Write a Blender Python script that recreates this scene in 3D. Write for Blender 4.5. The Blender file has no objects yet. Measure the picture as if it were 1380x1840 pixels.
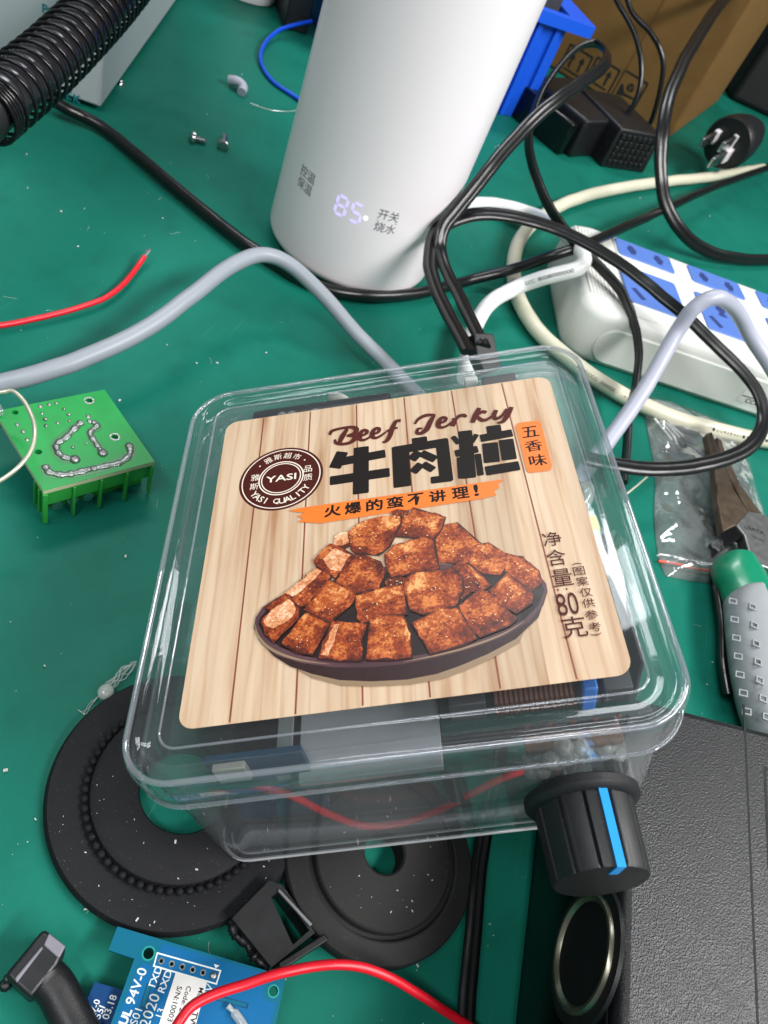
import bpy, bmesh, math, random
from mathutils import Vector, Matrix, noise
random.seed(7)
S = 0.001                                   # all modelling below is in millimetres
scene = bpy.context.scene
col = scene.collection
R_ = math.radians

# ---------------------------------------------------------------- camera
CAM_H, FPX, CX, CY = 187.0, 1350.0, 690.0, 920.0
g = Vector((-620, 1140, FPX)).normalized()              # gravity seen from the camera (right, down, forward)
up = -g
fw = Vector((0, 0, 1)); Yw = (fw - up * fw.dot(up)).normalized(); Xw = Yw.cross(up)
def from_cam(v): return Vector((Xw.dot(v), Yw.dot(v), up.dot(v)))
CAM = Vector((0, 0, CAM_H))
cr, cd, cf = from_cam(Vector((1, 0, 0))), from_cam(Vector((0, 1, 0))), from_cam(Vector((0, 0, 1)))
cam = bpy.data.cameras.new('camera'); cam_ob = bpy.data.objects.new('camera', cam); col.objects.link(cam_ob)
M = Matrix((cr, -cd, -cf)).transposed().to_4x4(); M.translation = CAM * S
cam_ob.matrix_world = M
cam.sensor_fit = 'AUTO'; cam.sensor_width = 36; cam.lens = 36 * FPX / 1840
cam.clip_start = 0.005; cam.clip_end = 50
cam.dof.use_dof = True; cam.dof.focus_distance = 0.165; cam.dof.aperture_fstop = 38
scene.camera = cam_ob
# ---------------------------------------------------------------- light
w = bpy.data.worlds.new('World'); scene.world = w; w.use_nodes = True
bg = w.node_tree.nodes['Background']; bg.inputs[0].default_value = (0.92, 0.96, 1.0, 1); bg.inputs[1].default_value = 0.19
def area(name, loc, target, sx, sy, power, color):
    l = bpy.data.lights.new(name, 'AREA'); l.shape = 'RECTANGLE'; l.size = sx; l.size_y = sy; l.energy = power; l.color = color
    o = bpy.data.objects.new(name, l); col.objects.link(o); o.location = loc
    o.rotation_euler = (Vector(target) - Vector(loc)).to_track_quat('-Z', 'Y').to_euler()
    return o
area('ceiling_tube_light', (0.80, 0.10, 0.90), (0, 0.25, 0.03), 1.2, 0.16, 25, (1.0, 0.98, 0.97))
area('ceiling_panel_light', (-0.45, 0.95, 1.35), (0, 0.25, 0), 0.9, 0.16, 11, (0.95, 0.98, 1.0))
area('front_panel_light', (-0.30, -0.45, 1.15), (0, 0.25, 0), 0.9, 0.16, 8, (0.98, 0.99, 1.0))
scene.view_settings.view_transform = 'Standard'; scene.view_settings.look = 'None'
scene.view_settings.exposure = 0.0; scene.view_settings.gamma = 1.0
scene.render.engine = 'CYCLES'
scene.cycles.use_denoising = True
scene.cycles.transparent_max_bounces = 32; scene.cycles.max_bounces = 12
scene.cycles.caustics_reflective = False; scene.cycles.caustics_refractive = False

# ---------------------------------------------------------------- geometry helpers
def ray(px, py): return from_cam(Vector((px - CX, py - CY, FPX)))
def at(px, py, z=0.0):
    d = ray(px, py); return CAM + d * ((z - CAM_H) / d.z)
def on_plane(px, py, o, n):
    d = ray(px, py); return CAM + d * ((o - CAM).dot(n) / d.dot(n))
def frame(o, x, y=None, z=None):
    x = Vector(x).normalized()
    if z is not None:
        z = Vector(z).normalized(); y = z.cross(x).normalized(); x = y.cross(z)
    else:
        y = Vector(y); z = x.cross(y).normalized(); y = z.cross(x)
    m = Matrix((x, y, z)).transposed().to_4x4(); m.translation = Vector(o); return m
def gframe(p0, p1, z=0.0):
    """frame standing on the mat: origin at pixel p0 (height z), x axis towards pixel p1, z up"""
    a, b = at(*p0, z), at(*p1, z); return frame(a, b - a, z=(0, 0, 1))
I4 = Matrix.Identity(4)
def smooth_path(P, n=8):
    out = []
    for i in range(len(P) - 1):
        p0, p1, p2, p3 = P[max(i - 1, 0)], P[i], P[i + 1], P[min(i + 2, len(P) - 1)]
        for k in range(n):
            t = k / n
            out.append(0.5 * ((2 * p1) + (p2 - p0) * t + (2 * p0 - 5 * p1 + 4 * p2 - p3) * t * t + (3 * p1 - p0 - 3 * p2 + p3) * t ** 3))
    out.append(P[-1].copy()); return out
def rrect(x0, x1, y0, y1, r, n=6):
    P = []
    for cx, cy, a in ((x1 - r, y1 - r, 0), (x0 + r, y1 - r, 90), (x0 + r, y0 + r, 180), (x1 - r, y0 + r, 270)):
        for k in range(n + 1):
            t = R_(a + 90 * k / n); P.append((cx + r * math.cos(t), cy + r * math.sin(t)))
    return P
def circle(cx, cy, r, n=32): return [(cx + r * math.cos(2 * math.pi * k / n), cy + r * math.sin(2 * math.pi * k / n)) for k in range(n)]
ORI = {}
class MB:
    def __init__(s): s.v, s.f, s.m, s.uv = [], [], [], {}
    def add(s, V, F, mi=0):
        b = len(s.v); s.v += [Vector(p) for p in V]; s.f += [tuple(i + b for i in q) for q in F]; s.m += [mi] * len(F); return b
    def box(s, fr, x0, x1, y0, y1, z0, z1, mi=0, tx=0, ty=0):
        V = [fr @ Vector(p) for p in ((x0, y0, z0), (x1, y0, z0), (x1, y1, z0), (x0, y1, z0), (x0 + tx, y0 + ty, z1), (x1 - tx, y0 + ty, z1), (x1 - tx, y1 - ty, z1), (x0 + tx, y1 - ty, z1))]
        s.add(V, [(3, 2, 1, 0), (4, 5, 6, 7), (0, 1, 5, 4), (1, 2, 6, 5), (2, 3, 7, 6), (3, 0, 4, 7)], mi); return s
    def prism(s, fr, poly, z0, z1, mi=0):
        n = len(poly)
        A = sum(poly[i][0] * poly[(i + 1) % n][1] - poly[(i + 1) % n][0] * poly[i][1] for i in range(n))
        if A < 0: poly = list(reversed(poly))
        V = [fr @ Vector((x, y, z0)) for x, y in poly] + [fr @ Vector((x, y, z1)) for x, y in poly]
        s.add(V, [tuple(range(n - 1, -1, -1)), tuple(range(n, 2 * n))] + [(i, (i + 1) % n, (i + 1) % n + n, i + n) for i in range(n)], mi); return s
    def loft(s, rings, mi=0, cap0=True, cap1=True, closed=False):
        n = len(rings[0]); V = [p for r in rings for p in r]; F = []
        m = len(rings)
        for a in range(m if closed else m - 1):
            b = (a + 1) % m
            for i in range(n): j = (i + 1) % n; F.append((a * n + i, a * n + j, b * n + j, b * n + i))
        if not closed:
            if cap0: F.append(tuple(range(n - 1, -1, -1)))
            if cap1: F.append(tuple((m - 1) * n + i for i in range(n)))
        s.add(V, F, mi); return s
    def lathe(s, fr, prof, n=48, mi=0, closed=False, cap=True):
        rings = [[fr @ Vector((r * math.cos(2 * math.pi * k / n), r * math.sin(2 * math.pi * k / n), z)) for k in range(n)] for r, z in prof]
        return s.loft(rings, mi, cap, cap, closed)
    def tube(s, P, r, n=10, mi=0, prof=None, side=None):
        P = [Vector(p) for p in P]; rings = []
        t0 = (P[1] - P[0]).normalized()
        nrm = Vector(side) if side is not None else (Vector((0, 0, 1)) if abs(t0.z) < .9 else Vector((1, 0, 0)))
        nrm = (nrm - t0 * nrm.dot(t0)).normalized(); pt = t0
        for i, p in enumerate(P):
            t = (P[min(i + 1, len(P) - 1)] - P[max(i - 1, 0)]).normalized()
            q = pt.rotation_difference(t); nrm = q @ nrm; nrm = (nrm - t * nrm.dot(t)).normalized(); pt = t
            b = t.cross(nrm); rr = r[i] if isinstance(r, (list, tuple)) else r
            pr = prof or [(math.cos(2 * math.pi * k / n), math.sin(2 * math.pi * k / n)) for k in range(n)]
            rings.append([p + (b * x + nrm * y) * rr for x, y in pr])
        return s.loft(rings, mi)
    def ball(s, c, r, n=10, mi=0, sq=(1, 1, 1), fr=None):
        c = Vector(c); m = n // 2 + 1; V, F = [], []
        for a in range(m + 1):
            th = math.pi * a / m
            for k in range(n):
                ph = 2 * math.pi * k / n; d = Vector((math.sin(th) * math.cos(ph) * sq[0], math.sin(th) * math.sin(ph) * sq[1], math.cos(th) * sq[2])) * r
                V.append(c + (fr.to_3x3() @ d if fr else d))
        for a in range(m):
            for k in range(n): F.append((a * n + k, (a + 1) * n + k, (a + 1) * n + (k + 1) % n, a * n + (k + 1) % n))
        s.add(V, F, mi); return s
    def curve2d(s, fr, loops, z0, z1, mi=0, warp=None):
        """flat shape with holes: first loop is the outline"""
        cu = bpy.data.curves.new('tmp', 'CURVE'); cu.dimensions = '2D'; cu.fill_mode = 'BOTH'; cu.extrude = (z1 - z0) / 2
        for L in loops:
            sp = cu.splines.new('POLY'); sp.points.add(len(L) - 1); sp.use_cyclic_u = True
            for p, q in zip(sp.points, L): p.co = (q[0], q[1], 0, 1)
        s._take(cu, lambda p: fr @ Vector((p.x, p.y, p.z + (z0 + z1) / 2)), mi); return s
    def _take(s, cu, fn, mi):
        o = bpy.data.objects.new('tmp', cu); col.objects.link(o); bpy.context.view_layer.update()
        me = bpy.data.meshes.new_from_object(o.evaluated_get(bpy.context.evaluated_depsgraph_get()))
        s.add([fn(v.co) for v in me.vertices], [tuple(p.vertices) for p in me.polygons], mi)
        bpy.data.objects.remove(o); bpy.data.curves.remove(cu); bpy.data.meshes.remove(me)
    def text(s, fr, body, cx, cy, w=None, h=None, z=0.0, th=0.02, bold=0.0, mi=0, rot=0.0, shear=0.0, warp=None, spacing=1.0):
        """lettering centred on (cx, cy) of the frame, scaled to width w and/or height h"""
        cu = bpy.data.curves.new('tmp', 'FONT'); cu.body = body; cu.offset = bold; cu.shear = shear; cu.space_character = spacing; cu.resolution_u = 3
        o = bpy.data.objects.new('tmp', cu); col.objects.link(o); bpy.context.view_layer.update()
        me = bpy.data.meshes.new_from_object(o.evaluated_get(bpy.context.evaluated_depsgraph_get()))
        X = [v.co.x for v in me.vertices]; Y = [v.co.y for v in me.vertices]
        x0, x1, y0, y1 = min(X), max(X), min(Y), max(Y)
        sx = w / (x1 - x0) if w else None; sy = h / (y1 - y0) if h else None
        sx = sx or sy; sy = sy or sx; c_, s_ = math.cos(rot), math.sin(rot); V = []
        for zz in (z, z + th):
            for v in me.vertices:
                a, b = (v.co.x - (x0 + x1) / 2) * sx, (v.co.y - (y0 + y1) / 2) * sy
                p = (cx + a * c_ - b * s_, cy + a * s_ + b * c_, zz); V.append(warp(*p) if warp else fr @ Vector(p))
        n = len(me.vertices); F = [tuple(i + n for i in p.vertices) for p in me.polygons]
        cnt = {}
        for p in me.polygons:
            for e in p.edge_keys: cnt[e] = cnt.get(e, 0) + 1
        for p in me.polygons:
            vs = list(p.vertices)
            for a, b in zip(vs, vs[1:] + vs[:1]):
                if cnt[tuple(sorted((a, b)))] == 1: F.append((a, b, b + n, a + n))
        s.add(V, F, mi); bpy.data.objects.remove(o); bpy.data.curves.remove(cu); bpy.data.meshes.remove(me); return s
    def build(s, name, mats, parent=None, bevel=0.0, seg=2, smooth=35, sub=0, origin=None):
        mats = mats if isinstance(mats, (list, tuple)) else [mats]
        if parent is not None: o0 = ORI[parent.name]
        else:
            o0 = origin or Vector((sum(v.x for v in s.v) / len(s.v), sum(v.y for v in s.v) / len(s.v), min(v.z for v in s.v)))
        me = bpy.data.meshes.new(name); me.from_pydata([(v - o0) * S for v in s.v], [], s.f)
        for m in mats: me.materials.append(m)
        me.polygons.foreach_set('material_index', s.m)
        if s.uv:
            l = me.uv_layers.new(name='print')
            for lp in me.loops: l.data[lp.index].uv = s.uv.get(lp.vertex_index, (0, 0))
        bm = bmesh.new(); bm.from_mesh(me); bmesh.ops.recalc_face_normals(bm, faces=bm.faces); bm.to_mesh(me); bm.free()
        if smooth:
            me.polygons.foreach_set('use_smooth', [True] * len(me.polygons)); me.set_sharp_from_angle(angle=R_(smooth))
        me.update()
        o = bpy.data.objects.new(name, me); col.objects.link(o); ORI[o.name] = o0
        if parent is not None: o.parent = parent
        else: o.location = o0 * S
        if bevel:
            b = o.modifiers.new('bevel', 'BEVEL'); b.width = bevel * S; b.segments = seg; b.limit_method = 'ANGLE'; b.angle_limit = R_(40)
        if sub:
            b = o.modifiers.new('subd', 'SUBSURF'); b.levels = sub; b.render_levels = sub
        return o
def tag(o, label, cat, group=None, kind=None):
    o['label'] = label; o['category'] = cat
    if group: o['group'] = group
    if kind: o['kind'] = kind
    return o
def thing(name, label, cat, loc, group=None):
    o = bpy.data.objects.new(name, None); col.objects.link(o); o.empty_display_size = 0.01
    o.location = Vector(loc) * S; ORI[o.name] = Vector(loc); return tag(o, label, cat, group)

# ---------------------------------------------------------------- materials
def lin(h):
    h = h.lstrip('#'); out = []
    for i in (0, 2, 4):
        c = int(h[i:i + 2], 16) / 255; out.append(c / 12.92 if c <= .04045 else ((c + .055) / 1.055) ** 2.4)
    return tuple(out)
def nn(nt, t, **kw):
    n = nt.nodes.new(t)
    for k, v in kw.items(): setattr(n, k, v)
    return n
def mat(name, color, rough=0.5, metal=0.0, var=0.10, vscale=0.25, bump=0.0, bscale=2.0, spec=0.5, specks=0.0, coat=0.0, sss=0.0, rvar=0.1, emit=None):
    """painted / moulded surface: base colour with slow tonal drift, uneven gloss, optional grain and dust specks. scales are per mm"""
    c = lin(color) if isinstance(color, str) else color
    m = bpy.data.materials.new(name); m.use_nodes = True; nt = m.node_tree; b = nt.nodes['Principled BSDF']
    tc = nn(nt, 'ShaderNodeTexCoord')
    n1 = nn(nt, 'ShaderNodeTexNoise'); n1.inputs['Scale'].default_value = vscale * 1000; n1.inputs['Detail'].default_value = 5
    nt.links.new(tc.outputs['Object'], n1.inputs['Vector'])
    mx = nn(nt, 'ShaderNodeMix', data_type='RGBA')
    mx.inputs['A'].default_value = (*[max(0, x * (1 - var * 1.6)) for x in c], 1); mx.inputs['B'].default_value = (*[min(1, x * (1 + var * 1.6)) for x in c], 1)
    nt.links.new(n1.outputs['Fac'], mx.inputs['Factor']); out = mx.outputs['Result']
    if specks:
        v = nn(nt, 'ShaderNodeTexNoise'); v.inputs['Scale'].default_value = 1900; v.inputs['Detail'].default_value = 2
        nt.links.new(tc.outputs['Object'], v.inputs['Vector'])
        rp = nn(nt, 'ShaderNodeMapRange'); rp.inputs['From Min'].default_value = 0.70; rp.inputs['From Max'].default_value = 0.78; rp.inputs['To Max'].default_value = specks
        nt.links.new(v.outputs['Fac'], rp.inputs['Value'])
        m2 = nn(nt, 'ShaderNodeMix', data_type='RGBA'); m2.inputs['B'].default_value = (.45, .46, .45, 1)
        nt.links.new(out, m2.inputs['A']); nt.links.new(rp.outputs['Result'], m2.inputs['Factor']); out = m2.outputs['Result']
    nt.links.new(out, b.inputs['Base Color'])
    r = nn(nt, 'ShaderNodeMapRange'); r.inputs['To Min'].default_value = max(0.02, rough - rvar); r.inputs['To Max'].default_value = min(1, rough + rvar)
    nt.links.new(n1.outputs['Fac'], r.inputs['Value']); nt.links.new(r.outputs['Result'], b.inputs['Roughness'])
    b.inputs['Metallic'].default_value = metal; b.inputs['Specular IOR Level'].default_value = spec; b.inputs['Coat Weight'].default_value = coat
    if sss: b.inputs['Subsurface Weight'].default_value = sss; b.inputs['Subsurface Radius'].default_value = (.002, .002, .002)
    if emit: b.inputs['Emission Color'].default_value = (*lin(emit[0]), 1); b.inputs['Emission Strength'].default_value = emit[1]
    if bump:
        nb = nn(nt, 'ShaderNodeTexNoise'); nb.inputs['Scale'].default_value = bscale * 1000; nb.inputs['Detail'].default_value = 3
        nt.links.new(tc.outputs['Object'], nb.inputs['Vector'])
        bp = nn(nt, 'ShaderNodeBump'); bp.inputs['Strength'].default_value = min(1, bump); bp.inputs['Distance'].default_value = 0.0003
        nt.links.new(nb.outputs['Fac'], bp.inputs['Height']); nt.links.new(bp.outputs['Normal'], b.inputs['Normal'])
    return m
def clear_mat(name, tint=(.93, .95, .95), base=0.03, edge=0.75, rough=0.03, haze=0.0, hedge=0.0, hazecol=(.75, .77, .82), power=3.0, bump=0.0, bscale=.12):
    """clear moulded plastic: see-through straight on, reflecting at grazing angles, a little milky"""
    m = bpy.data.materials.new(name); m.use_nodes = True; nt = m.node_tree; nt.nodes.clear()
    o = nn(nt, 'ShaderNodeOutputMaterial'); t = nn(nt, 'ShaderNodeBsdfTransparent'); t.inputs[0].default_value = (*tint, 1)
    gl = nn(nt, 'ShaderNodeBsdfGlossy'); gl.inputs['Roughness'].default_value = rough; gl.inputs[0].default_value = (.95, .95, .97, 1)
    lw = nn(nt, 'ShaderNodeLayerWeight'); lw.inputs['Blend'].default_value = 0.5
    pw = nn(nt, 'ShaderNodeMath', operation='POWER'); pw.inputs[1].default_value = power
    nt.links.new(lw.outputs['Facing'], pw.inputs[0])
    mr = nn(nt, 'ShaderNodeMapRange'); mr.inputs['To Min'].default_value = base; mr.inputs['To Max'].default_value = edge
    nt.links.new(pw.outputs[0], mr.inputs['Value'])
    ms = nn(nt, 'ShaderNodeMixShader'); nt.links.new(mr.outputs['Result'], ms.inputs[0]); last = t
    tc = nn(nt, 'ShaderNodeTexCoord')
    if haze:
        df = nn(nt, 'ShaderNodeBsdfDiffuse'); df.inputs[0].default_value = (*hazecol, 1)
        mh = nn(nt, 'ShaderNodeMixShader'); mh.inputs[0].default_value = haze
        if hedge:                                       # plastic seen edge-on: a longer way through it, so milkier
            p4 = nn(nt, 'ShaderNodeMath', operation='POWER'); p4.inputs[1].default_value = 4; nt.links.new(lw.outputs['Facing'], p4.inputs[0])
            ma = nn(nt, 'ShaderNodeMath', operation='MULTIPLY_ADD'); ma.inputs[1].default_value = hedge; ma.inputs[2].default_value = haze
            nt.links.new(p4.outputs[0], ma.inputs[0]); nt.links.new(ma.outputs[0], mh.inputs[0])
        nt.links.new(t.outputs[0], mh.inputs[1]); nt.links.new(df.outputs[0], mh.inputs[2]); last = mh
    nt.links.new(last.outputs[0], ms.inputs[1]); nt.links.new(gl.outputs[0], ms.inputs[2]); nt.links.new(ms.outputs[0], o.inputs[0])
    if bump:
        nb = nn(nt, 'ShaderNodeTexNoise'); nb.inputs['Scale'].default_value = bscale * 1000; nb.inputs['Detail'].default_value = 4
        nt.links.new(tc.outputs['Object'], nb.inputs['Vector'])
        bp = nn(nt, 'ShaderNodeBump'); bp.inputs['Strength'].default_value = bump; bp.inputs['Distance'].default_value = 0.001
        nt.links.new(nb.outputs['Fac'], bp.inputs['Height']); nt.links.new(bp.outputs['Normal'], gl.inputs['Normal']); nt.links.new(bp.outputs['Normal'], lw.inputs['Normal'])
    return m
K = {}
K['mat'] = mat('green_rubber_mat', (.006, .138, .097), .46, var=.13, vscale=.02, bump=.10, bscale=1.2, spec=.12)
def worn_mat(m):
    nt = m.node_tree; b = nt.nodes['Principled BSDF']; src = b.inputs['Base Color'].links[0].from_socket; tc = nn(nt, 'ShaderNodeTexCoord')
    for rot, sc, amt, colr in ((.5, (1400, 22, 1), .30, (.09, .27, .20, 1)), (2.1, (1100, 16, 1), .22, (.08, .25, .19, 1)), (1.2, (70, 60, 1), .35, (.004, .075, .055, 1))):
        mp = nn(nt, 'ShaderNodeMapping'); mp.inputs['Rotation'].default_value = (0, 0, rot); mp.inputs['Scale'].default_value = sc; nt.links.new(tc.outputs['Object'], mp.inputs[0])
        n = nn(nt, 'ShaderNodeTexNoise'); n.inputs['Scale'].default_value = 1; n.inputs['Detail'].default_value = 3; nt.links.new(mp.outputs[0], n.inputs[0])
        r = nn(nt, 'ShaderNodeMapRange'); r.inputs['From Min'].default_value = .69 if sc[0] > 500 else .52; r.inputs['From Max'].default_value = .76; r.inputs['To Max'].default_value = amt; nt.links.new(n.outputs['Fac'], r.inputs['Value'])
        x = nn(nt, 'ShaderNodeMix', data_type='RGBA'); x.inputs['B'].default_value = colr; nt.links.new(src, x.inputs['A']); nt.links.new(r.outputs['Result'], x.inputs['Factor']); src = x.outputs['Result']
    nt.links.new(src, b.inputs['Base Color'])
worn_mat(K['mat'])
K['white'] = mat('white_enamel', '#ece5e8', .34, var=.012, vscale=.02, coat=.25, rvar=.015)
K['ivory'] = mat('ivory_plastic', '#d8dad4', .5, var=.04, vscale=.03, sss=.05)
K['cream'] = mat('cream_cable_jacket', '#cfccb6', .42, var=.06, vscale=.03)
K['whitecable'] = mat('white_cable_jacket', '#e2e4e2', .35, var=.03)
K['graycable'] = mat('gray_cable_jacket', '#8d949b', .42, var=.05, vscale=.03)
K['lilac'] = mat('lilac_gray_cable_jacket', '#a4a7b6', .4, var=.05, vscale=.03)
K['blackcable'] = mat('black_cable_jacket', '#0d0e0f', .3, var=.1, vscale=.05, rvar=.04)
K['black'] = mat('black_plastic', '#121315', .42, var=.15, bump=.15, bscale=2.5)
K['blackgloss'] = mat('glossy_black_plastic', '#060607', .18, var=.1)
K['rubber'] = mat('black_rubber', '#141518', .74, var=.12, bump=.25, bscale=3, specks=.22, spec=.3)
K['rubber2'] = mat('grey_black_rubber', '#202120', .7, var=.12, bump=.25, bscale=3, specks=.15, spec=.3)
K['graybox'] = mat('gray_painted_metal', '#a9b0b4', .45, var=.03, bump=.08, bscale=1.5)
K['blue'] = mat('blue_bin_plastic', '#1656d6', .35, var=.06, vscale=.03)
K['bluesock'] = mat('blue_socket_plastic', '#5072ba', .45, var=.04)
K['bluesockdark'] = mat('blue_socket_slot', '#22346e', .6)
K['card'] = mat('brown_cardboard', '#73562f', .85, var=.14, vscale=.06, bump=.15, bscale=.8, spec=.2)
K['ink'] = mat('black_ink', '#15110f', .7, var=.05)
K['teal'] = mat('teal_print', '#12707a', .6, var=.05)
K['steel'] = mat('steel', '#b9bcbc', .28, 1.0, var=.08)
K['solder'] = mat('solder_tin', '#969997', .42, 1.0, var=.15, vscale=.8, bump=.7, bscale=.9)
K['red'] = mat('red_wire_insulation', '#cf1226', .38, var=.06)
K['pcbgreen'] = mat('green_solder_mask', '#098a3c', .34, var=.16, vscale=.12, spec=.3)
K['pcbedge'] = mat('fibreglass_edge', '#b9c19a', .6)
K['termgreen'] = mat('green_terminal_plastic', '#2f9a3c', .42, var=.05)
K['pcbblue'] = mat('blue_solder_mask', '#04607a', .4, var=.06, vscale=.1, spec=.25)
K['pcbtrace'] = mat('blue_copper_pour', '#055f92', .4, var=.05, vscale=.1, spec=.25)
K['pcbnavy'] = mat('navy_solder_mask', '#0a3a6c', .4, var=.06, vscale=.1, spec=.25)
K['pcbdark'] = mat('dark_trace', '#053e66', .35, var=.05)
K['silk'] = mat('white_silkscreen', '#d9e0dc', .6, var=.04)
K['paper'] = mat('white_paper_label', '#dadad6', .7, var=.03)
K['hole'] = mat('dark_hole', '#04100c', .8)
K['rust'] = mat('rusty_steel', '#4c4033', .5, .45, var=.4, vscale=.25, bump=.5, bscale=.8)
K['plier'] = mat('brushed_tool_steel', '#8d8f8e', .38, .85, var=.12, vscale=.4, bump=.25, bscale=2)
K['pgreen'] = mat('green_handle_plastic', '#067a58', .3, var=.05, coat=.1)
K['pgray'] = mat('gray_handle_grip', '#8a8f92', .55, var=.05, bump=.15, bscale=2)
K['knobblue'] = mat('blue_pointer_plastic', '#1c92dd', .4, var=.02)
K['knob'] = mat('knob_soft_plastic', '#17181a', .5, var=.12, bump=.12, bscale=3, specks=.15)
K['clear'] = clear_mat('clear_box_plastic', tint=(.96,.97,.97), base=.025, edge=.6, haze=.02, hedge=.11, hazecol=(.74, .76, .8), power=3.0)
K['clearlid'] = clear_mat('clear_lid_plastic', tint=(.965,.975,.975), base=.018, edge=.7, haze=.008, hedge=.10, power=3.2, rough=.05, bump=.12, bscale=.05)
K['clearedge'] = clear_mat('clear_box_edge', tint=(.9, .92, .94), base=.12, edge=.8, haze=.4, hazecol=(.85, .87, .9), power=2.0)
K['clearrim'] = clear_mat('clear_lid_rim', tint=(.9, .92, .94), base=.06, edge=.75, haze=.12, hazecol=(.72, .74, .8), power=2.0)
K['glue'] = clear_mat('hot_glue', tint=(.9, .92, .9), base=.06, edge=.6, haze=.35, hazecol=(.75, .78, .74), rough=.15)
K['film'] = clear_mat('clear_bag_film', tint=(.97, .98, .98), base=.05, edge=.9, rough=.07, haze=.055, hazecol=(.8, .82, .82), power=2.2, bump=.7, bscale=.11)
K['led'] = mat('lit_led_digits', '#b8b0d4', .5, emit=('#cfc4ff', .7))
K['leddot'] = mat('lit_led_dot', '#ffffff', .5, emit=('#f4ecff', .8))
K['copper'] = mat('copper_winding', '#5e3422', .45, .4, var=.3, vscale=.8)
K['darkgray'] = mat('dark_gray_plastic', '#3a3c3e', .5, var=.1)
K['brass'] = mat('nickel_ring', '#8f8c7c', .32, .9, var=.1)
def grained(name, color, rough, bscale, strength):
    m = mat(name, color, rough, var=.06, spec=.5); nt = m.node_tree; b = nt.nodes['Principled BSDF']
    tc = nn(nt, 'ShaderNodeTexCoord'); v = nn(nt, 'ShaderNodeTexVoronoi'); v.inputs['Scale'].default_value = bscale * 1000; v.feature = 'SMOOTH_F1'
    nz = nn(nt, 'ShaderNodeTexNoise'); nz.inputs['Scale'].default_value = bscale * 700; nz.inputs['Detail'].default_value = 2
    ad = nn(nt, 'ShaderNodeMath', operation='ADD'); nt.links.new(tc.outputs['Object'], v.inputs['Vector']); nt.links.new(tc.outputs['Object'], nz.inputs['Vector'])
    nt.links.new(v.outputs['Distance'], ad.inputs[0]); nt.links.new(nz.outputs['Fac'], ad.inputs[1])
    bp = nn(nt, 'ShaderNodeBump'); bp.inputs['Strength'].default_value = strength; bp.inputs['Distance'].default_value = .0003
    nt.links.new(ad.outputs[0], bp.inputs['Height']); nt.links.new(bp.outputs['Normal'], b.inputs['Normal']); return m
K['leather'] = grained('grained_black_plastic', '#141618', .42, 3.0, .32)
# ================================================================ SETTING
mb = MB(); mb.box(I4, -1500, 1600, -500, 2600, -3, 0); o = mb.build('work_mat', K['mat'], smooth=0)
o['kind'] = 'structure'
# back wall of the bench, far behind
mb = MB(); mb.box(I4, -2500, 2600, 2605, 2640, -3, 1600); o = mb.build('wall', mat('dim_wall', '#7d8180', .8), smooth=0); o['kind'] = 'structure'

# ================================================================ KETTLE
KC = Vector((-74.6, 319.3, 0)); KR = 38.4
kettle = thing('electric_kettle', 'tall white cylindrical electric cup kettle with lit temperature digits', 'kettle', KC)
kf = Matrix.Translation(KC)
mb = MB()
prof = [(30, 2.2), (33.4, 2.2)] + [(KR - 5 + 5 * math.sin(R_(a)), 7.2 - 5 * math.cos(R_(a))) for a in (15, 30, 45, 60, 75, 90)] + [(KR, 40), (KR, 120), (KR, 232), (KR - 1, 234), (KR - 3, 235)]
mb.lathe(kf, prof, 96); mb.build('body', K['white'], kettle, smooth=50)
mb = MB(); mb.lathe(kf, [(20, 0), (33.2, 0), (33.6, .4), (33.6, 1.8), (33, 2.0), (20, 2.0)], 72); mb.build('foot_ring', K['darkgray'], kettle)
mb = MB(); mb.lathe(kf, [(KR - 3, 235.2), (KR - .8, 235.4), (KR - .6, 252), (KR - 4, 256), (10, 257)], 72); mb.build('cap', K['white'], kettle, smooth=50)
def on_kettle(px, py):
    d = ray(px, py); ox, oy = -KC.x, -KC.y
    a = d.x ** 2 + d.y ** 2; b = 2 * (ox * d.x + oy * d.y); c = ox * ox + oy * oy - KR ** 2
    t = (-b - math.sqrt(b * b - 4 * a * c)) / (2 * a); p = CAM + d * t
    return math.atan2(p.y - KC.y, p.x - KC.x) * KR, p.z
def kwarp(x, y, z):
    a = x / KR; return KC + Vector((math.cos(a) * (KR + z), math.sin(a) * (KR + z), y))
def ktext(mb, body, p, h, **kw):
    s, z = on_kettle(*p); mb.text(I4, body, s, z, h=h, z=.03, th=.06, warp=kwarp, **kw)
grayprint = mat('gray_print', '#6f7476', .6)
for words, p in (((('控温', (553, 313)), ('保温', (547, 334))), (550, 324)), ((('开关', (699, 388)), ('烧水', (692, 410))), (695, 399.5))):
    mb = MB()
    for body, q in words: ktext(mb, body, q, 4.3)
    s, z = on_kettle(*p); mb.add([kwarp(s + a, z + b, .07) for a, b in ((-4.4, -.12), (4.4, -.12), (4.4, .12), (-4.4, .12))], [(0, 1, 2, 3)])
    mb.build('button_lettering', grayprint, kettle, smooth=0)
SEG = {'8': 'abcdefg', '5': 'acdfg'}
def seg7(mb, ch, s0, z0, w, h, t):
    q = dict(a=(0, h / 2, 1), g=(0, 0, 1), d=(0, -h / 2, 1), b=(w / 2, h / 4, 0), c=(w / 2, -h / 4, 0), e=(-w / 2, -h / 4, 0), f=(-w / 2, h / 4, 0))
    for k in SEG[ch]:
        x, y, hor = q[k]; L = (w if hor else h / 2) * .86
        pts = [(-L / 2, 0), (-L / 2 + t / 2, -t / 2), (L / 2 - t / 2, -t / 2), (L / 2, 0), (L / 2 - t / 2, t / 2), (-L / 2 + t / 2, t / 2)]
        if not hor: pts = [(-b, a) for a, b in pts]
        mb.add([kwarp(s0 + x + a, z0 + y + b, .08) for a, b in pts], [tuple(range(6))])
mb = MB()
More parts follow.
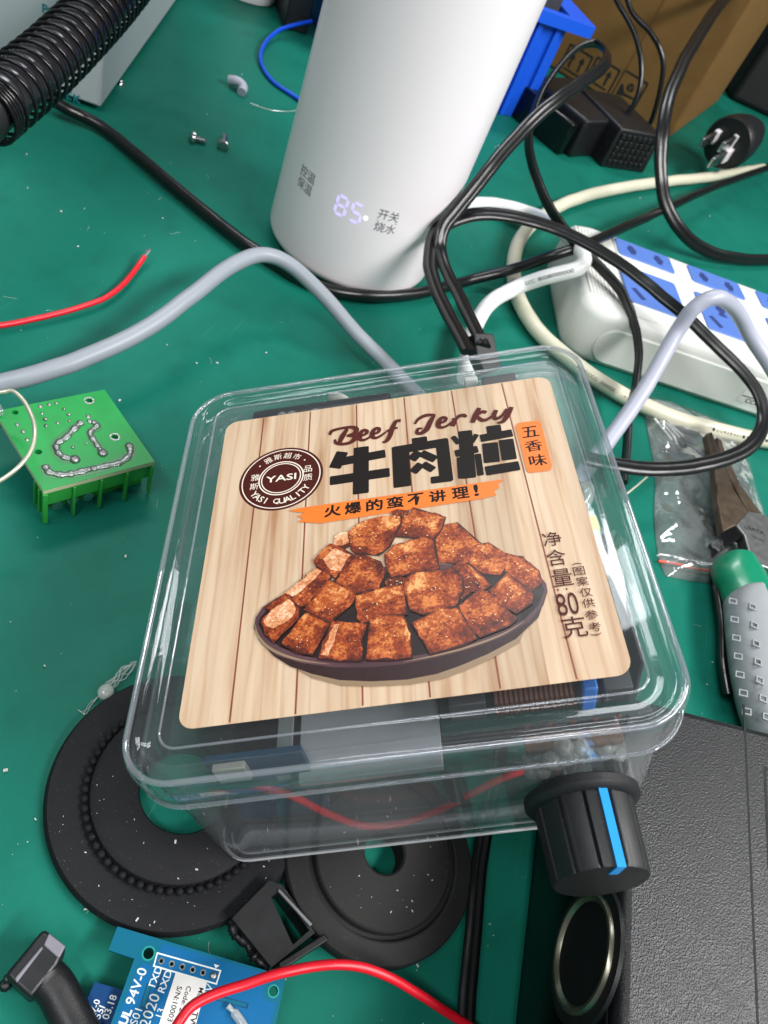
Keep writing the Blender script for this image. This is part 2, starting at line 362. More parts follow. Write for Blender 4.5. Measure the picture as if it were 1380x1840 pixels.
for ch, p in (('8', (613, 370)), ('5', (640, 383))): s, z = on_kettle(*p); seg7(mb, ch, s, z, 4.2, 7.6, 1.3)
disp = mb.build('display_digits', K['led'], kettle, smooth=0)
mb = MB(); s, z = on_kettle(657, 392); mb.add([kwarp(s + 1.0 * math.cos(k * .5236), z + 1.0 * math.sin(k * .5236), .09) for k in range(12)], [tuple(range(12))])
mb.build('display_dot', K['leddot'], kettle, smooth=0)

# ================================================================ GRAY INSTRUMENT BOX
gc = at(180, 205, 0); gx = (gc - at(115, 182, 0)).normalized()
gfm = frame(gc, gx, z=(0, 0, 1))                       # x along the front face towards its right corner, y backwards
inst = thing('instrument_case', 'gray metal instrument case behind the black coiled hose', 'instrument case', gc)
mb = MB(); mb.box(gfm, -170, 0, 0, 190, 3, 130); mb.build('case', K['graybox'], inst, bevel=1.2, seg=3)
def on_front(px, py):
    p = on_plane(px, py, gc, gfm.to_3x3() @ Vector((0, 1, 0))); q = gfm.inverted() @ p; return q.x, q.z
ff = gfm @ Matrix(((1, 0, 0, 0), (0, 0, 1, -.05), (0, 1, 0, 0), (0, 0, 0, 1)))
for chs in ((('P', (81, 16), 3.6), ('O', (93, 21.5), 3.6), ('W', (106, 27), 3.6)), (('E', (124, 171), 3.8), ('K', (139, 178), 3.8))):
  mb = MB()
  for ch, p, h in chs:
    x, z = on_front(*p); mb.text(gfm @ Matrix(((1, 0, 0, 0), (0, 0, -1, 0), (0, 1, 0, 0), (0, 0, 0, 1))), ch, x, z, h=h, z=.05, th=.05, bold=.03)
  mb.build('front_lettering', K['teal'], inst, smooth=0)
q = gfm.inverted() @ on_plane(217, 153, gc, gfm.to_3x3() @ Vector((1, 0, 0)))
sf = gfm @ Matrix.Translation((0, q.y, q.z)) @ Matrix.Rotation(R_(90), 4, 'Y')
mb = MB(); mb.lathe(sf, [(2.6, 0), (2.5, .6), (1.8, 1.4), (.6, 1.8)], 20); mb.build('case_screw', K['steel'], inst)
for x, y in ((-12, 12), (-158, 12), (-12, 178), (-158, 178)): mb = MB(); mb.lathe(gfm @ Matrix.Translation((x, y, 0)), [(6, 0), (6, 3)], 20); mb.build('rubber_foot', K['rubber'], inst)

# ================================================================ COILED HOSE
hose = thing('coiled_hose', 'thick glossy black hose wound in a loose black wire coil, top left corner', 'hose', at(20, 215, 0))
HZ = 62
axis = [(-105, 245, 58), (-45, 210, 60), (18, 162, 62), (84, 108, 64), (146, 48, 67), (207, -16, 70), (272, -95, 74), (335, -175, 78)]
P = smooth_path([at(*a) for a in axis], 40)
hr = 7.6
def arc(P):
    d = [0]
    for a, b in zip(P, P[1:]): d.append(d[-1] + (b - a).length)
    return d
D = arc(P)
mb = MB(); rr = [hr + .08 * math.sin(2 * math.pi * d / 5) for d in D]
mb.tube(P, rr, 40); mb.build('tube', mat('black_hose_plastic', '#232328', .2, var=.15, spec=.6), hose, smooth=60)
# coil
def frames(P):
    t0 = (P[1] - P[0]).normalized(); n = Vector((0, 0, 1)); n = (n - t0 * n.dot(t0)).normalized(); pt = t0; out = []
    for i, p in enumerate(P):
        t = (P[min(i + 1, len(P) - 1)] - P[max(i - 1, 0)]).normalized(); q = pt.rotation_difference(t); n = q @ n; n = (n - t * n.dot(t)).normalized(); pt = t
        out.append((p, t, n, t.cross(n)))
    return out
FR = frames(P); start = next(i for i, d in enumerate(D) if d > 17.5)
def pos(s):
    i = max(0, min(len(D) - 2, next((k for k in range(len(D) - 1) if D[k + 1] >= s), len(D) - 2)))
    u = (s - D[i]) / (D[i + 1] - D[i]); return FR[i][0].lerp(FR[i + 1][0], u), FR[i][2], FR[i][3], FR[i][1]
C, s, ang = [], D[start], 0.0; rng = random.Random(3)
while s < D[-1] - 3:
    p, n, b, t = pos(s); r = hr + 1.9
    C.append(p + (n * math.cos(ang) + b * math.sin(ang)) * r - n * .9)
    ang += math.pi / 12; turns = ang / (2 * math.pi)
    s += (1.2 if turns < 4 else 4.9 + .35 * math.sin(turns * 1.7)) / 24
mb = MB(); mb.tube(C, .62, 8); mb.build('wire_coil', mat('black_spring_wire', '#17181a', .25, .4, var=.1), hose, smooth=60)
mb = MB(); mb.tube(P[:start + 6], hr - 1.2, 32); mb.tube(P[start - 14:start - 2], hr + .8, 32)
mb.build('end_sleeve', K['black'], hose, smooth=50)

# ================================================================ CABLES
def px_radius(pt, wpx): return wpx / 2 * (pt - CAM).dot(cf) / FPX
def cable(name, path, wpx, ref, m, label, cat='cable', twin=False, n=14, parent=None, build=True, group=None):
    """path: (pixel x, pixel y, height) knots; wpx = width in pixels at knot ref"""
    pt = (lambda x, y, z: on_plane(x, y, Vector((0, z, 0)), Vector((0, 1, 0)))) if name == 'thin_lead' else at
    P = smooth_path([pt(*p) for p in path], 10); P = [p + noise.noise_vector(p * .045) * .45 + noise.noise_vector(p * .16) * .12 for p in P]; r = px_radius(pt(*path[ref]), wpx)
    mb = MB()
    if twin:                                            # flat two-core flex: figure-eight section
        pr = []
        for k in range(24):
            a = 2 * math.pi * k / 24; x, y = math.cos(a), math.sin(a)
            pr.append((x * 1.0, y * .50 * (1 - .38 * math.exp(-(x / .2) ** 2))))
        mb.tube(P, r, prof=pr)
    else: mb.tube(P, r, n)
    if not build: return mb, P, r
    o = mb.build(name, m, parent, smooth=70, origin=None if parent else Vector((P[0].x, P[0].y, 0)))
    if parent is None: tag(o, label, cat, group)
    return o, P, r
cable('power_cable', [(88, 176, 9), (120, 196, 7), (160, 214, 5), (200, 240, 4), (260, 290, 4), (320, 340, 4), (380, 390, 4), (440, 437, 4), (490, 468, 4), (530, 494, 4), (580, 517, 4), (634, 529, 4), (692, 533, 4), (750, 527, 4), (800, 515, 4), (850, 503, 4), (920, 485, 12), (1000, 458, 28), (1060, 436, 33), (1130, 405, 27), (1200, 374, 20), (1290, 334, 14), (1390, 298, 11), (1450, 275, 10)], 21, 4, K['blackcable'], 'long round black cable passing right under the front of the white kettle')
cable('power_cable', [(-60, 705, 6), (0, 690, 9), (60, 675, 12), (150, 645, 16), (250, 598, 20), (340, 535, 24), (410, 480, 26), (470, 458, 26), (525, 478, 24), (580, 530, 20), (640, 600, 14), (705, 664, 8), (760, 720, 5), (800, 770, 4)], 32, 4, K['graycable'], 'thick gray cable arching from the left edge to behind the clear box')
cable('power_cable', [(1030, 870, 5), (1062, 832, 6), (1097, 785, 10), (1140, 728, 18), (1178, 665, 28), (1214, 600, 40), (1248, 553, 52), (1288, 535, 58), (1322, 556, 52), (1350, 605, 42), (1385, 660, 34), (1430, 730, 26)], 28, 4, K['lilac'], 'lilac gray cable bent up over the sockets of the power strip')
o, P, r = cable('usb_cable', [(800, 374, 4), (850, 366, 5), (905, 370, 7), (960, 386, 11), (1010, 416, 26), (1040, 446, 33), (1050, 468, 34), (1036, 484, 33), (990, 496, 26), (935, 514, 15), (888, 540, 11), (860, 574, 9), (846, 615, 9), (836, 680, 10)], 27, 9, K['whitecable'], 'bright white cable folded back sharply beside the end of the power strip')
def cable_text(name, body, P, r, p0, p1, h, parent, m):
    """printing that follows the top of a cable between two of its pixels"""
    i0 = min(range(len(P)), key=lambda i: (P[i] - at(p0[0], p0[1], P[i].z)).length); i1 = min(range(len(P)), key=lambda i: (P[i] - at(p1[0], p1[1], P[i].z)).length)
    Q = P[min(i0, i1):max(i0, i1) + 1]; Q = Q if i0 < i1 else Q[::-1]; DD = arc(Q); L = DD[-1]
    def warp(x, y, z):
        s_ = max(0, min(L - 1e-4, x)); k = next(j for j in range(len(Q) - 1) if DD[j + 1] >= s_); u = (s_ - DD[k]) / (DD[k + 1] - DD[k])
        c = Q[k].lerp(Q[k + 1], u); t = (Q[k + 1] - Q[k]).normalized(); view = (CAM - c).normalized(); view = (view - t * view.dot(t)).normalized(); sd = view.cross(t)
        a = y / r; return c + (view * math.cos(a) + sd * math.sin(a)) * (r + z)
    mb = MB(); mb.text(I4, body, L / 2, 0, w=L * .97, h=h, z=.03, th=.04, warp=warp); mb.build(name, m, parent, smooth=0)
cable_text('printed_text', 'CCC  80080000000', P, r, (945, 511), (1030, 486), 1.6, o, K['ink'])
o, P, r = cable('power_cable', [(1370, 302, 5), (1330, 309, 5), (1270, 319, 5), (1190, 327, 5), (1110, 339, 5), (1040, 356, 5), (985, 382, 5), (946, 414, 5), (926, 450, 5), (923, 500, 5), (938, 550, 5), (972, 600, 5), (1030, 652, 5), (1096, 697, 5), (1152, 726, 5), (1225, 756, 5), (1310, 778, 5), (1420, 800, 5)], 29, 12, K['cream'], 'yellowed cream cable curving around the end of the power strip')
cable_text('printed_text', 'A00E/CCC  30000X     . r r r r', P, r, (1035, 657), (1140, 722), 1.5, o, K['ink'])
cable_text('printed_text', '" ■ U U R E B 4 U I ■ ■ U Z E ■ ■', P, r, (1265, 770), (1370, 790), 1.5, o, K['ink'])
# the two flexes that enter the back of the box
cable('power_cable', [(868, 622, 37), (835, 552, 36), (808, 500, 34), (790, 452, 36), (796, 412, 42), (823, 375, 48), (880, 303, 60), (943, 230, 72), (1000, 180, 82), (1050, 145, 88), (1084, 118, 92), (1090, 95, 93), (1070, 79, 92), (1038, 88, 88), (1000, 125, 80), (966, 180, 70), (951, 240, 60), (957, 300, 51), (982, 362, 43), (1022, 422, 36), (1072, 474, 33), (1115, 524, 31), (1138, 575, 28), (1148, 632, 22), (1141, 690, 16), (1131, 750, 12), (1125, 810, 9), (1119, 870, 7)], 24, 22, K['blackcable'], 'black flat flex looping high past the blue bin and down beside the clear box', twin=True)
cable('power_cable', [(842, 634, 37), (808, 568, 34), (784, 520, 33), (773, 475, 34), (779, 430, 37), (801, 403, 40), (840, 388, 43), (885, 385, 45), (940, 393, 47), (1000, 411, 48), (1060, 440, 48), (1130, 484, 47), (1200, 541, 46), (1270, 604, 42), (1330, 664, 37), (1364, 712, 33), (1373, 756, 29), (1355, 795, 26), (1310, 822, 23), (1240, 839, 21), (1170, 843, 20), (1105, 836, 19), (1050, 822, 19)], 27, 13, K['blackcable'], 'black flat flex in a wide loop across the power strip and the plastic bag', twin=True)
cable('power_cable', [(1400, -130, 130), (1335, -40, 112), (1290, 12, 102), (1240, 90, 86), (1207, 160, 72), (1191, 230, 58), (1187, 300, 42), (1195, 360, 28), (1222, 412, 17), (1262, 446, 9), (1315, 463, 6), (1390, 467, 5), (1450, 464, 5)], 24, 5, K['blackcable'], 'black flat flex hanging down in front of the cardboard box to the right edge', twin=True)
cable('power_cable', [(836, 1890, 4), (840, 1800, 4), (845, 1720, 4), (852, 1640, 4), (861, 1560, 4), (873, 1490, 4), (886, 1420, 4), (900, 1340, 4)], 34, 2, K['blackcable'], 'black flat flex running straight out under the front of the clear box', twin=True)
cable('thin_lead', [(1085, -40, 640), (1110, 5, 640), (1138, 55, 635), (1152, 115, 630), (1148, 165, 625), (1130, 200, 622), (1098, 224, 620)], 9, 3, K['blackcable'], 'thin black lead curving down to the smooth black power brick', 'wire')
cable('thin_lead', [(1120, -30, 645), (1135, 20, 642), (1172, 62, 640), (1191, 105, 640), (1189, 150, 640), (1178, 195, 640), (1168, 222, 645)], 9, 3, K['blackcable'], 'thin black lead curving down to the ribbed black power brick', 'wire')
# loose wires
def stripped_wire(label, path, w_, ref, m, tip):
    mb, P, r = cable('', path, w_, ref, m, '', build=False)
    t = thing('loose_wire', label, 'wire', Vector((P[0].x, P[0].y, 0))); mb.build('insulation', m, t, smooth=70)
    if tip:
        mb = MB(); d = (P[-1] - P[-3]).normalized()
        for k in range(6):
            a = k * 1.05; off = Vector((math.cos(a), math.sin(a), .4)) * r * .5
            mb.tube([P[-1] + off * .6 - d * .3, P[-1] + d * 2 + off, P[-1] + d * (3.6 + .5 * (k % 3)) + off * 1.3], r * .3, 5)
        mb.build('bare_strands', K['steel'], t)
    return t
stripped_wire('short red wire with a bare stripped tip lying at the left edge', [(-40, 588, 3), (0, 584, 3), (60, 573, 3), (130, 556, 3), (190, 535, 3), (226, 508, 3), (247, 480, 3), (259, 462, 4)], 10, 3, K['red'], True)
stripped_wire('red wire crossing the blue circuit board at the bottom edge', [(295, 1885, 12), (322, 1835, 14), (345, 1807, 14), (385, 1787, 14), (440, 1769, 14), (500, 1749, 15), (560, 1737, 15), (610, 1734, 15), (660, 1741, 14), (710, 1761, 12), (760, 1791, 9), (812, 1826, 6), (870, 1862, 3)], 18, 5, K['red'], False)
stripped_wire('thin blue wire bowed out on the mat left of the kettle', [(560, 38, 10), (535, 44, 8), (500, 55, 5), (478, 76, 3), (468, 102, 2), (474, 125, 1.5), (495, 150, 1.5), (530, 174, 1.5), (545, 186, 1.5)], 7, 4, mat('blue_wire', '#0b49c8', .4), False)
cable('component_lead', [(-40, 705, 24), (0, 705, 25), (22, 703, 26), (42, 722, 26), (58, 752, 26), (62, 782, 26), (54, 812, 25), (35, 838, 24), (8, 860, 22), (-30, 880, 20)], 8, 4, mat('tinned_wire', '#c9c9b4', .35, .6), 'thin tinned wire loop in front of the green circuit board', 'wire')
# ================================================================ CLEAR SNACK BOX
# its label is a square 82 mm print; the box leans on the adapter, so its frame is tilted
quad = [(407.8, 761.6), (985.8, 676.7), (1139.4, 1209.3), (318.4, 1311.1)]
Dq = [ray(*p) for p in quad]
A3 = Matrix((-Dq[1], Dq[2], -Dq[3])).transposed()
l3 = A3.inverted() @ (-Dq[0])
Pq = [Dq[0], Dq[1] * l3[0], Dq[2] * l3[1], Dq[3] * l3[2]]
uu, vv = (Pq[1] - Pq[0] + Pq[2] - Pq[3]) / 2, (Pq[0] - Pq[3] + Pq[1] - Pq[2]) / 2
kq = 82 / ((uu.length + vv.length) / 2)
BO = CAM + sum(Pq, Vector()) / 4 * kq; bu, bv = uu * kq / 82, vv * kq / 82; bn = uu.cross(vv).normalized()
BF = Matrix((bu, bv, bn)).transposed().to_4x4(); BF.translation = BO
BI = BF.inverted()
def L(px, py, n=0.0):
    q = BI @ on_plane(px, py, BO + bn * n, bn); return q.x, q.y
box = thing('snack_box', 'clear square plastic snack box with a beef jerky label and a black knob', 'plastic box', BF @ Vector((-30, 0, -52)))
U0, U1, V0, V1 = -51.6, 50.6, -51.6, 54.4
def ring(x0, x1, y0, y1, r, n, k=8): return [BF @ Vector((x, y, n)) for x, y in rrect(x0, x1, y0, y1, r, k)]
def inset(d, n, r=None): return ring(U0 + d, U1 - d, V0 + d, V1 - d, r if r else max(2.5, 10.8 - d), n)
mb = MB()                                               # body: outside down, round the floor, inside up
outer = [inset(2.2, -5.0), inset(2.2, -9.5), inset(2.5, -10.5), inset(3.4, -49.2), inset(3.9, -51.2), inset(5.2, -52)]
inner = [inset(6.0, -50.9), inset(5.0, -50.2), inset(4.6, -48.6), inset(3.7, -10.5), inset(3.4, -9.5), inset(3.4, -5.0)]
mb.loft(outer + inner, 0, True, False); mb.f = mb.f[:-1] if False else mb.f
mb.f.append(tuple((len(outer)) * 36 + i for i in range(36))); mb.m.append(0)
# rim edge between outer top and inner top
mb.f += [(i, (i + 1) % 36, 11 * 36 + (i + 1) % 36, 11 * 36 + i) for i in range(36)]; mb.m += [0] * 36
bodyo = mb.build('body', K['clear'], box, smooth=40)
mb = MB()                                               # lid: skirt, raised rim, recessed panel
lo = [inset(.2, -9.6), inset(0, -9.2), inset(0, -1.6), inset(.5, -.4), inset(1.6, .2), inset(2.9, .2), inset(3.9, -.4), inset(4.5, -1.2), inset(5.6, -1.3), inset(6.4, -.3), inset(7.4, -.1)]
li = [inset(7.6, -1.2), inset(6.2, -1.4), inset(5.6, -2.4), inset(4.3, -2.3), inset(3.3, -1.4), inset(2.6, -1.0), inset(1.8, -1.1), inset(1.3, -1.9), inset(1.2, -8.9), inset(1.0, -9.6)]
mb.loft(lo, 0, False, True); mb.loft(li, 0, True, False); n0 = len(lo) * 36; nl = n0 + (len(li) - 1) * 36
mb.f += [(i, (i + 1) % 36, nl + (i + 1) % 36, nl + i) for i in range(36)]; mb.m += [0] * 36
lid = mb.build('lid', K['clearlid'], box, smooth=40)
mb = MB()                                               # thick bead of the lid edge, where the plastic looks milky
Pb = [BF @ Vector((x, y, -.35)) for x, y in rrect(U0 + 1.0, U1 - 1.0, V0 + 1.0, V1 - 1.0, 9.8, 10)]
def closed_tube(mb, P, r, n=10, mi=0):
    rings = []; m = len(P)
    for i, p in enumerate(P):
        t = (P[(i + 1) % m] - P[i - 1]).normalized(); b = t.cross(bn).normalized(); c = b.cross(t)
        rings.append([p + (b * math.cos(2 * math.pi * k / n) + c * math.sin(2 * math.pi * k / n)) * r for k in range(n)])
    return mb.loft(rings, mi, closed=True)
closed_tube(mb, Pb, .6)
Pb2 = [BF @ Vector((x, y, -9.3)) for x, y in rrect(U0 + .3, U1 - .3, V0 + .3, V1 - .3, 10.5, 10)]; closed_tube(mb, Pb2, .45, 8)
for d_, n_, r_ in ((7.2, -.2, .26),): closed_tube(mb, [BF @ Vector((x, y, n_)) for x, y in rrect(U0 + d_, U1 - d_, V0 + d_, V1 - d_, max(2.5, 10.8 - d_), 10)], r_, 8)
mb.build('rim', K['clearrim'], lid, smooth=60)
mb = MB()
for d, n_, r_ in ((3.9, -51.0, .42), (5.6, -51.8, .3)): closed_tube(mb, [BF @ Vector((x, y, n_)) for x, y in rrect(U0 + d, U1 - d, V0 + d, V1 - d, max(2.5, 10.8 - d), 8)], r_, 8)
mb.build('bottom_edge', K['clearedge'], bodyo, smooth=60)

# ---- label
TH = .12                                                # sheet of the label lies on the lid panel
def lf(z): return BF @ Matrix.Translation((0, 0, z))
mb = MB(); lp = rrect(-41, 41, -41.2, 41.2, 3.1, 6)
mb.prism(lf(0), lp, 0.0, TH)
for i, v in enumerate(mb.v): q = BI @ v; mb.uv[i] = (q.x, q.y)
seam_px = [((474, 753), (413, 1298)), ((558, 738), (531, 1283)), ((640.5, 726), (652, 1268)), ((726, 714), (773, 1252)), ((811, 702), (899, 1237)), ((901, 688), (1036, 1220))]
SE = [(L(*a), L(*b)) for a, b in seam_px]
def wood():
    m = bpy.data.materials.new('printed_wood_planks'); m.use_nodes = True; nt = m.node_tree; b = nt.nodes['Principled BSDF']
    uv = nn(nt, 'ShaderNodeUVMap'); uv.uv_map = 'print'
    sx = nn(nt, 'ShaderNodeSeparateXYZ'); nt.links.new(uv.outputs[0], sx.inputs[0])
    # plank number from x, so each plank has its own tone and grain
    pl = nn(nt, 'ShaderNodeMath', operation='ADD'); pl.inputs[1].default_value = 100 - SE[0][0][0]; nt.links.new(sx.outputs[0], pl.inputs[0])
    dv = nn(nt, 'ShaderNodeMath', operation='DIVIDE'); dv.inputs[1].default_value = (SE[5][0][0] - SE[0][0][0]) / 5; nt.links.new(pl.outputs[0], dv.inputs[0])
    fl = nn(nt, 'ShaderNodeMath', operation='FLOOR'); nt.links.new(dv.outputs[0], fl.inputs[0])
    wn = nn(nt, 'ShaderNodeTexWhiteNoise', noise_dimensions='1D'); nt.links.new(fl.outputs[0], wn.inputs['W'])
    mp = nn(nt, 'ShaderNodeMapping'); mp.inputs['Scale'].default_value = (.20, .014, 1); nt.links.new(uv.outputs[0], mp.inputs[0])
    of = nn(nt, 'ShaderNodeCombineXYZ'); ml = nn(nt, 'ShaderNodeMath', operation='MULTIPLY'); ml.inputs[1].default_value = 37; nt.links.new(wn.outputs['Value'], ml.inputs[0]); nt.links.new(ml.outputs[0], of.inputs[2]); nt.links.new(ml.outputs[0], of.inputs[1])
    nt.links.new(of.outputs[0], mp.inputs['Location'])
    nz = nn(nt, 'ShaderNodeTexNoise'); nz.inputs['Scale'].default_value = 1.6; nz.inputs['Detail'].default_value = 8; nz.inputs['Distortion'].default_value = .35; nt.links.new(mp.outputs[0], nz.inputs[0])
    wv = nn(nt, 'ShaderNodeTexWave', wave_type='BANDS', bands_direction='X'); wv.inputs['Scale'].default_value = .55; wv.inputs['Distortion'].default_value = 9; wv.inputs['Detail'].default_value = 3; wv.inputs['Detail Scale'].default_value = 1.2
    nt.links.new(mp.outputs[0], wv.inputs[0])
    r1 = nn(nt, 'ShaderNodeValToRGB'); r1.color_ramp.elements[0].position = .25; r1.color_ramp.elements[0].color = (*lin('#b0835f'), 1); r1.color_ramp.elements[1].position = .62; r1.color_ramp.elements[1].color = (*lin('#dcc3a6'), 1)
    e = r1.color_ramp.elements.new(.45); e.color = (*lin('#d0b394'), 1)
    nt.links.new(nz.outputs['Fac'], r1.inputs[0])
    r2 = nn(nt, 'ShaderNodeValToRGB'); r2.color_ramp.elements[0].position = 0; r2.color_ramp.elements[0].color = (*lin('#c99a6c'), 1); r2.color_ramp.elements[1].position = .22; r2.color_ramp.elements[1].color = (1, 1, 1, 1)
    nt.links.new(wv.outputs['Fac'], r2.inputs[0])
    mu = nn(nt, 'ShaderNodeMix', data_type='RGBA', blend_type='MULTIPLY'); mu.inputs['Factor'].default_value = .24; nt.links.new(r1.outputs[0], mu.inputs['A']); nt.links.new(r2.outputs[0], mu.inputs['B'])
    tn = nn(nt, 'ShaderNodeMapRange'); tn.inputs['To Min'].default_value = .74; tn.inputs['To Max'].default_value = .95; nt.links.new(wn.outputs['Value'], tn.inputs['Value'])
    hs = nn(nt, 'ShaderNodeHueSaturation'); nt.links.new(mu.outputs['Result'], hs.inputs['Color']); nt.links.new(tn.outputs['Result'], hs.inputs['Value']); nt.links.new(hs.outputs[0], b.inputs['Base Color'])
    b.inputs['Roughness'].default_value = .45; b.inputs['Specular IOR Level'].default_value = .3
    return m
label = mb.build('label', wood(), box, smooth=0)
zl = [TH]
def layer(d=.006): zl[0] += d; return zl[0]
def lpoly(mb, pts, mi=0, z=None, th=.003):
    z = layer() if z is None else z; mb.prism(lf(z), [L(*p) for p in pts], 0, th, mi)
def pprint(name, mb, m): return mb.build(name, m, label, smooth=0)
ink = mat('printed_black', '#191312', .5, var=.03, spec=.2); brown = mat('printed_brown', '#4e1f1a', .5, var=.04, spec=.2); orange = mat('printed_orange', '#e8741f', .45, var=.03); cream_ = mat('printed_pale', '#efe3d2', .4, var=.02); maroon = mat('printed_maroon', '#45160f', .5, var=.05, spec=.2)
mb = MB(); z = layer()
for a, b in seam_px:
    p, q = L(*a), L(*b); mb.prism(lf(z), [(p[0] - .17, 40.9), (p[0] + .17, 40.9), (q[0] + .17, -40.9), (q[0] - .17, -40.9)], 0, .006)
pprint('plank_seams', mb, mat('printed_seam', '#7d3f2a', .45, var=.3, vscale=.3))
# badge
bc = L(505.3, 859.6); br = [math.hypot(L(*p)[0] - bc[0], L(*p)[1] - bc[1]) for p in ((431, 866), (579.5, 853), (513, 803.5), (497, 916))]; br = sum(br) / 4
mb = MB()
def disc(r0, r1, mi):
    z = layer()
    if r0 <= 0: mb.prism(lf(z), circle(bc[0], bc[1], r1, 56), 0, .008, mi)
    else: mb.curve2d(lf(z), [circle(bc[0], bc[1], r1, 56), circle(bc[0], bc[1], r0, 56)[::-1]], 0, .008, mi)
disc(0, br, 0); disc(br * .915, br * .94, 1); disc(br * .51, br * .54, 1); disc(br * .45, br * .475, 1)
z = layer(); mb.text(lf(z), 'YASI', bc[0], bc[1], w=br * .72, h=br * .20, th=.01, mi=1, bold=.012)
def arc_text(body, a0, a1, r, h, flip=False, bold=0.0):
    for i, ch in enumerate(body):
        if ch == ' ': continue
        a = R_(a0 + (a1 - a0) * (i / max(1, len(body) - 1)))
        mb.text(lf(z), ch, bc[0] + r * math.cos(a), bc[1] + r * math.sin(a), h=h if ch not in '·' else h * .22, th=.01, mi=1, rot=a + (math.pi / 2 if flip else -math.pi / 2), bold=bold)
arc_text('·雅斯超市·', 138, 42, br * .73, br * .19); arc_text('YASI QUALITY', 214, 326, br * .73, br * .17, True, .01)
for ch, p in (('雅', (459, 859)), ('斯', (457, 875)), ('品', (553.5, 843)), ('质', (553.5, 858))): q = L(*p); mb.text(lf(z), ch, q[0], q[1], h=br * .21, th=.01, mi=1)
pprint('round_badge', mb, [maroon, cream_])
Z2 = lambda x, y: (420 + x / 2.5556, 710 + y / 2.5556)
def stroke(mb, pts, w_, mi=0, grow=0.0, sm=True, rnd=True):
    """a brush stroke through zoom pixels, w_ wide in the same pixels"""
    P = [Vector((*L(*Z2(*p)), 0)) for p in pts]; k = .0406 * 2.15
    P2 = smooth_path(P, 5) if sm and len(P) > 2 else P
    ws = w_ if isinstance(w_, (list, tuple)) else [w_] * len(P); n = len(P2); Lf, Rt = [], []
    for i, p in enumerate(P2):
        t = (P2[min(i + 1, n - 1)] - P2[max(i - 1, 0)]).normalized(); s_ = i / (n - 1) * (len(ws) - 1); j = min(int(s_), len(ws) - 2) if len(ws) > 1 else 0
        h = (ws[j] + (ws[min(j + 1, len(ws) - 1)] - ws[j]) * (s_ - j)) * k / 2 + grow
        q = p + (-t * grow if i == 0 else t * grow if i == n - 1 else Vector())
        Lf.append(q + Vector((-t.y, t.x, 0)) * h); Rt.append(q + Vector((t.y, -t.x, 0)) * h)
    z = layer(.003); V = [lf(z + .003) @ Vector((a.x, a.y, 0)) for a in Lf] + [lf(z + .003) @ Vector((a.x, a.y, 0)) for a in Rt]
    mb.add(V, [(i, n + i, n + i + 1, i + 1) for i in range(n - 1)], mi)
    if rnd and not sm: pass
def bar(mb, a, b, w_, mi=0, r=6.0, grow=0.0):
    """thick rounded bar of the heavy lettering"""
    A, B = Vector(L(*Z2(*a))), Vector(L(*Z2(*b))); k = .0406 * 1.46; d = (B - A); Ln = d.length; d.normalize(); nrm = Vector((-d.y, d.x)); h = w_ * k / 2 + grow
    z = layer(.003); pts = [A + d * x + nrm * y for x, y in rrect(-grow, Ln + grow, -h, h, min(r * k + grow, h * .95), 4)]
    mb.prism(lf(z), [(p.x, p.y) for p in pts], 0, .003, mi)
HEAVY = [((500, 262), (464, 338), 50), ((492, 308), (697, 270), 46), ((586, 240), (584, 455), 62), ((442, 396), (717, 356), 48),
         ((764, 236), (775, 424), 68), ((734, 258), (985, 216), 46), ((955, 206), (978, 398), 52), ((852, 196), (858, 250), 62), ((852, 262), (816, 300), 40), ((860, 268), (928, 298), 38), ((862, 318), (822, 358), 36), ((868, 318), (918, 346), 34), ((905, 394), (1003, 382), 36),
         ((1062, 166), (1080, 384), 56), ((1016, 272), (1122, 250), 38), ((1006, 192), (1034, 226), 22), ((1116, 182), (1090, 222), 22), ((1036, 288), (1044, 386), 22), ((1120, 272), (1134, 372), 26), ((1192, 142), (1200, 190), 58), ((1132, 202), (1280, 176), 42), ((1176, 222), (1186, 312), 62), ((1250, 206), (1266, 300), 58), ((1156, 352), (1312, 326), 48)]
mb = MB()
for a, b, w_ in HEAVY: bar(mb, a, b, w_)
pprint('title_characters', mb, ink)
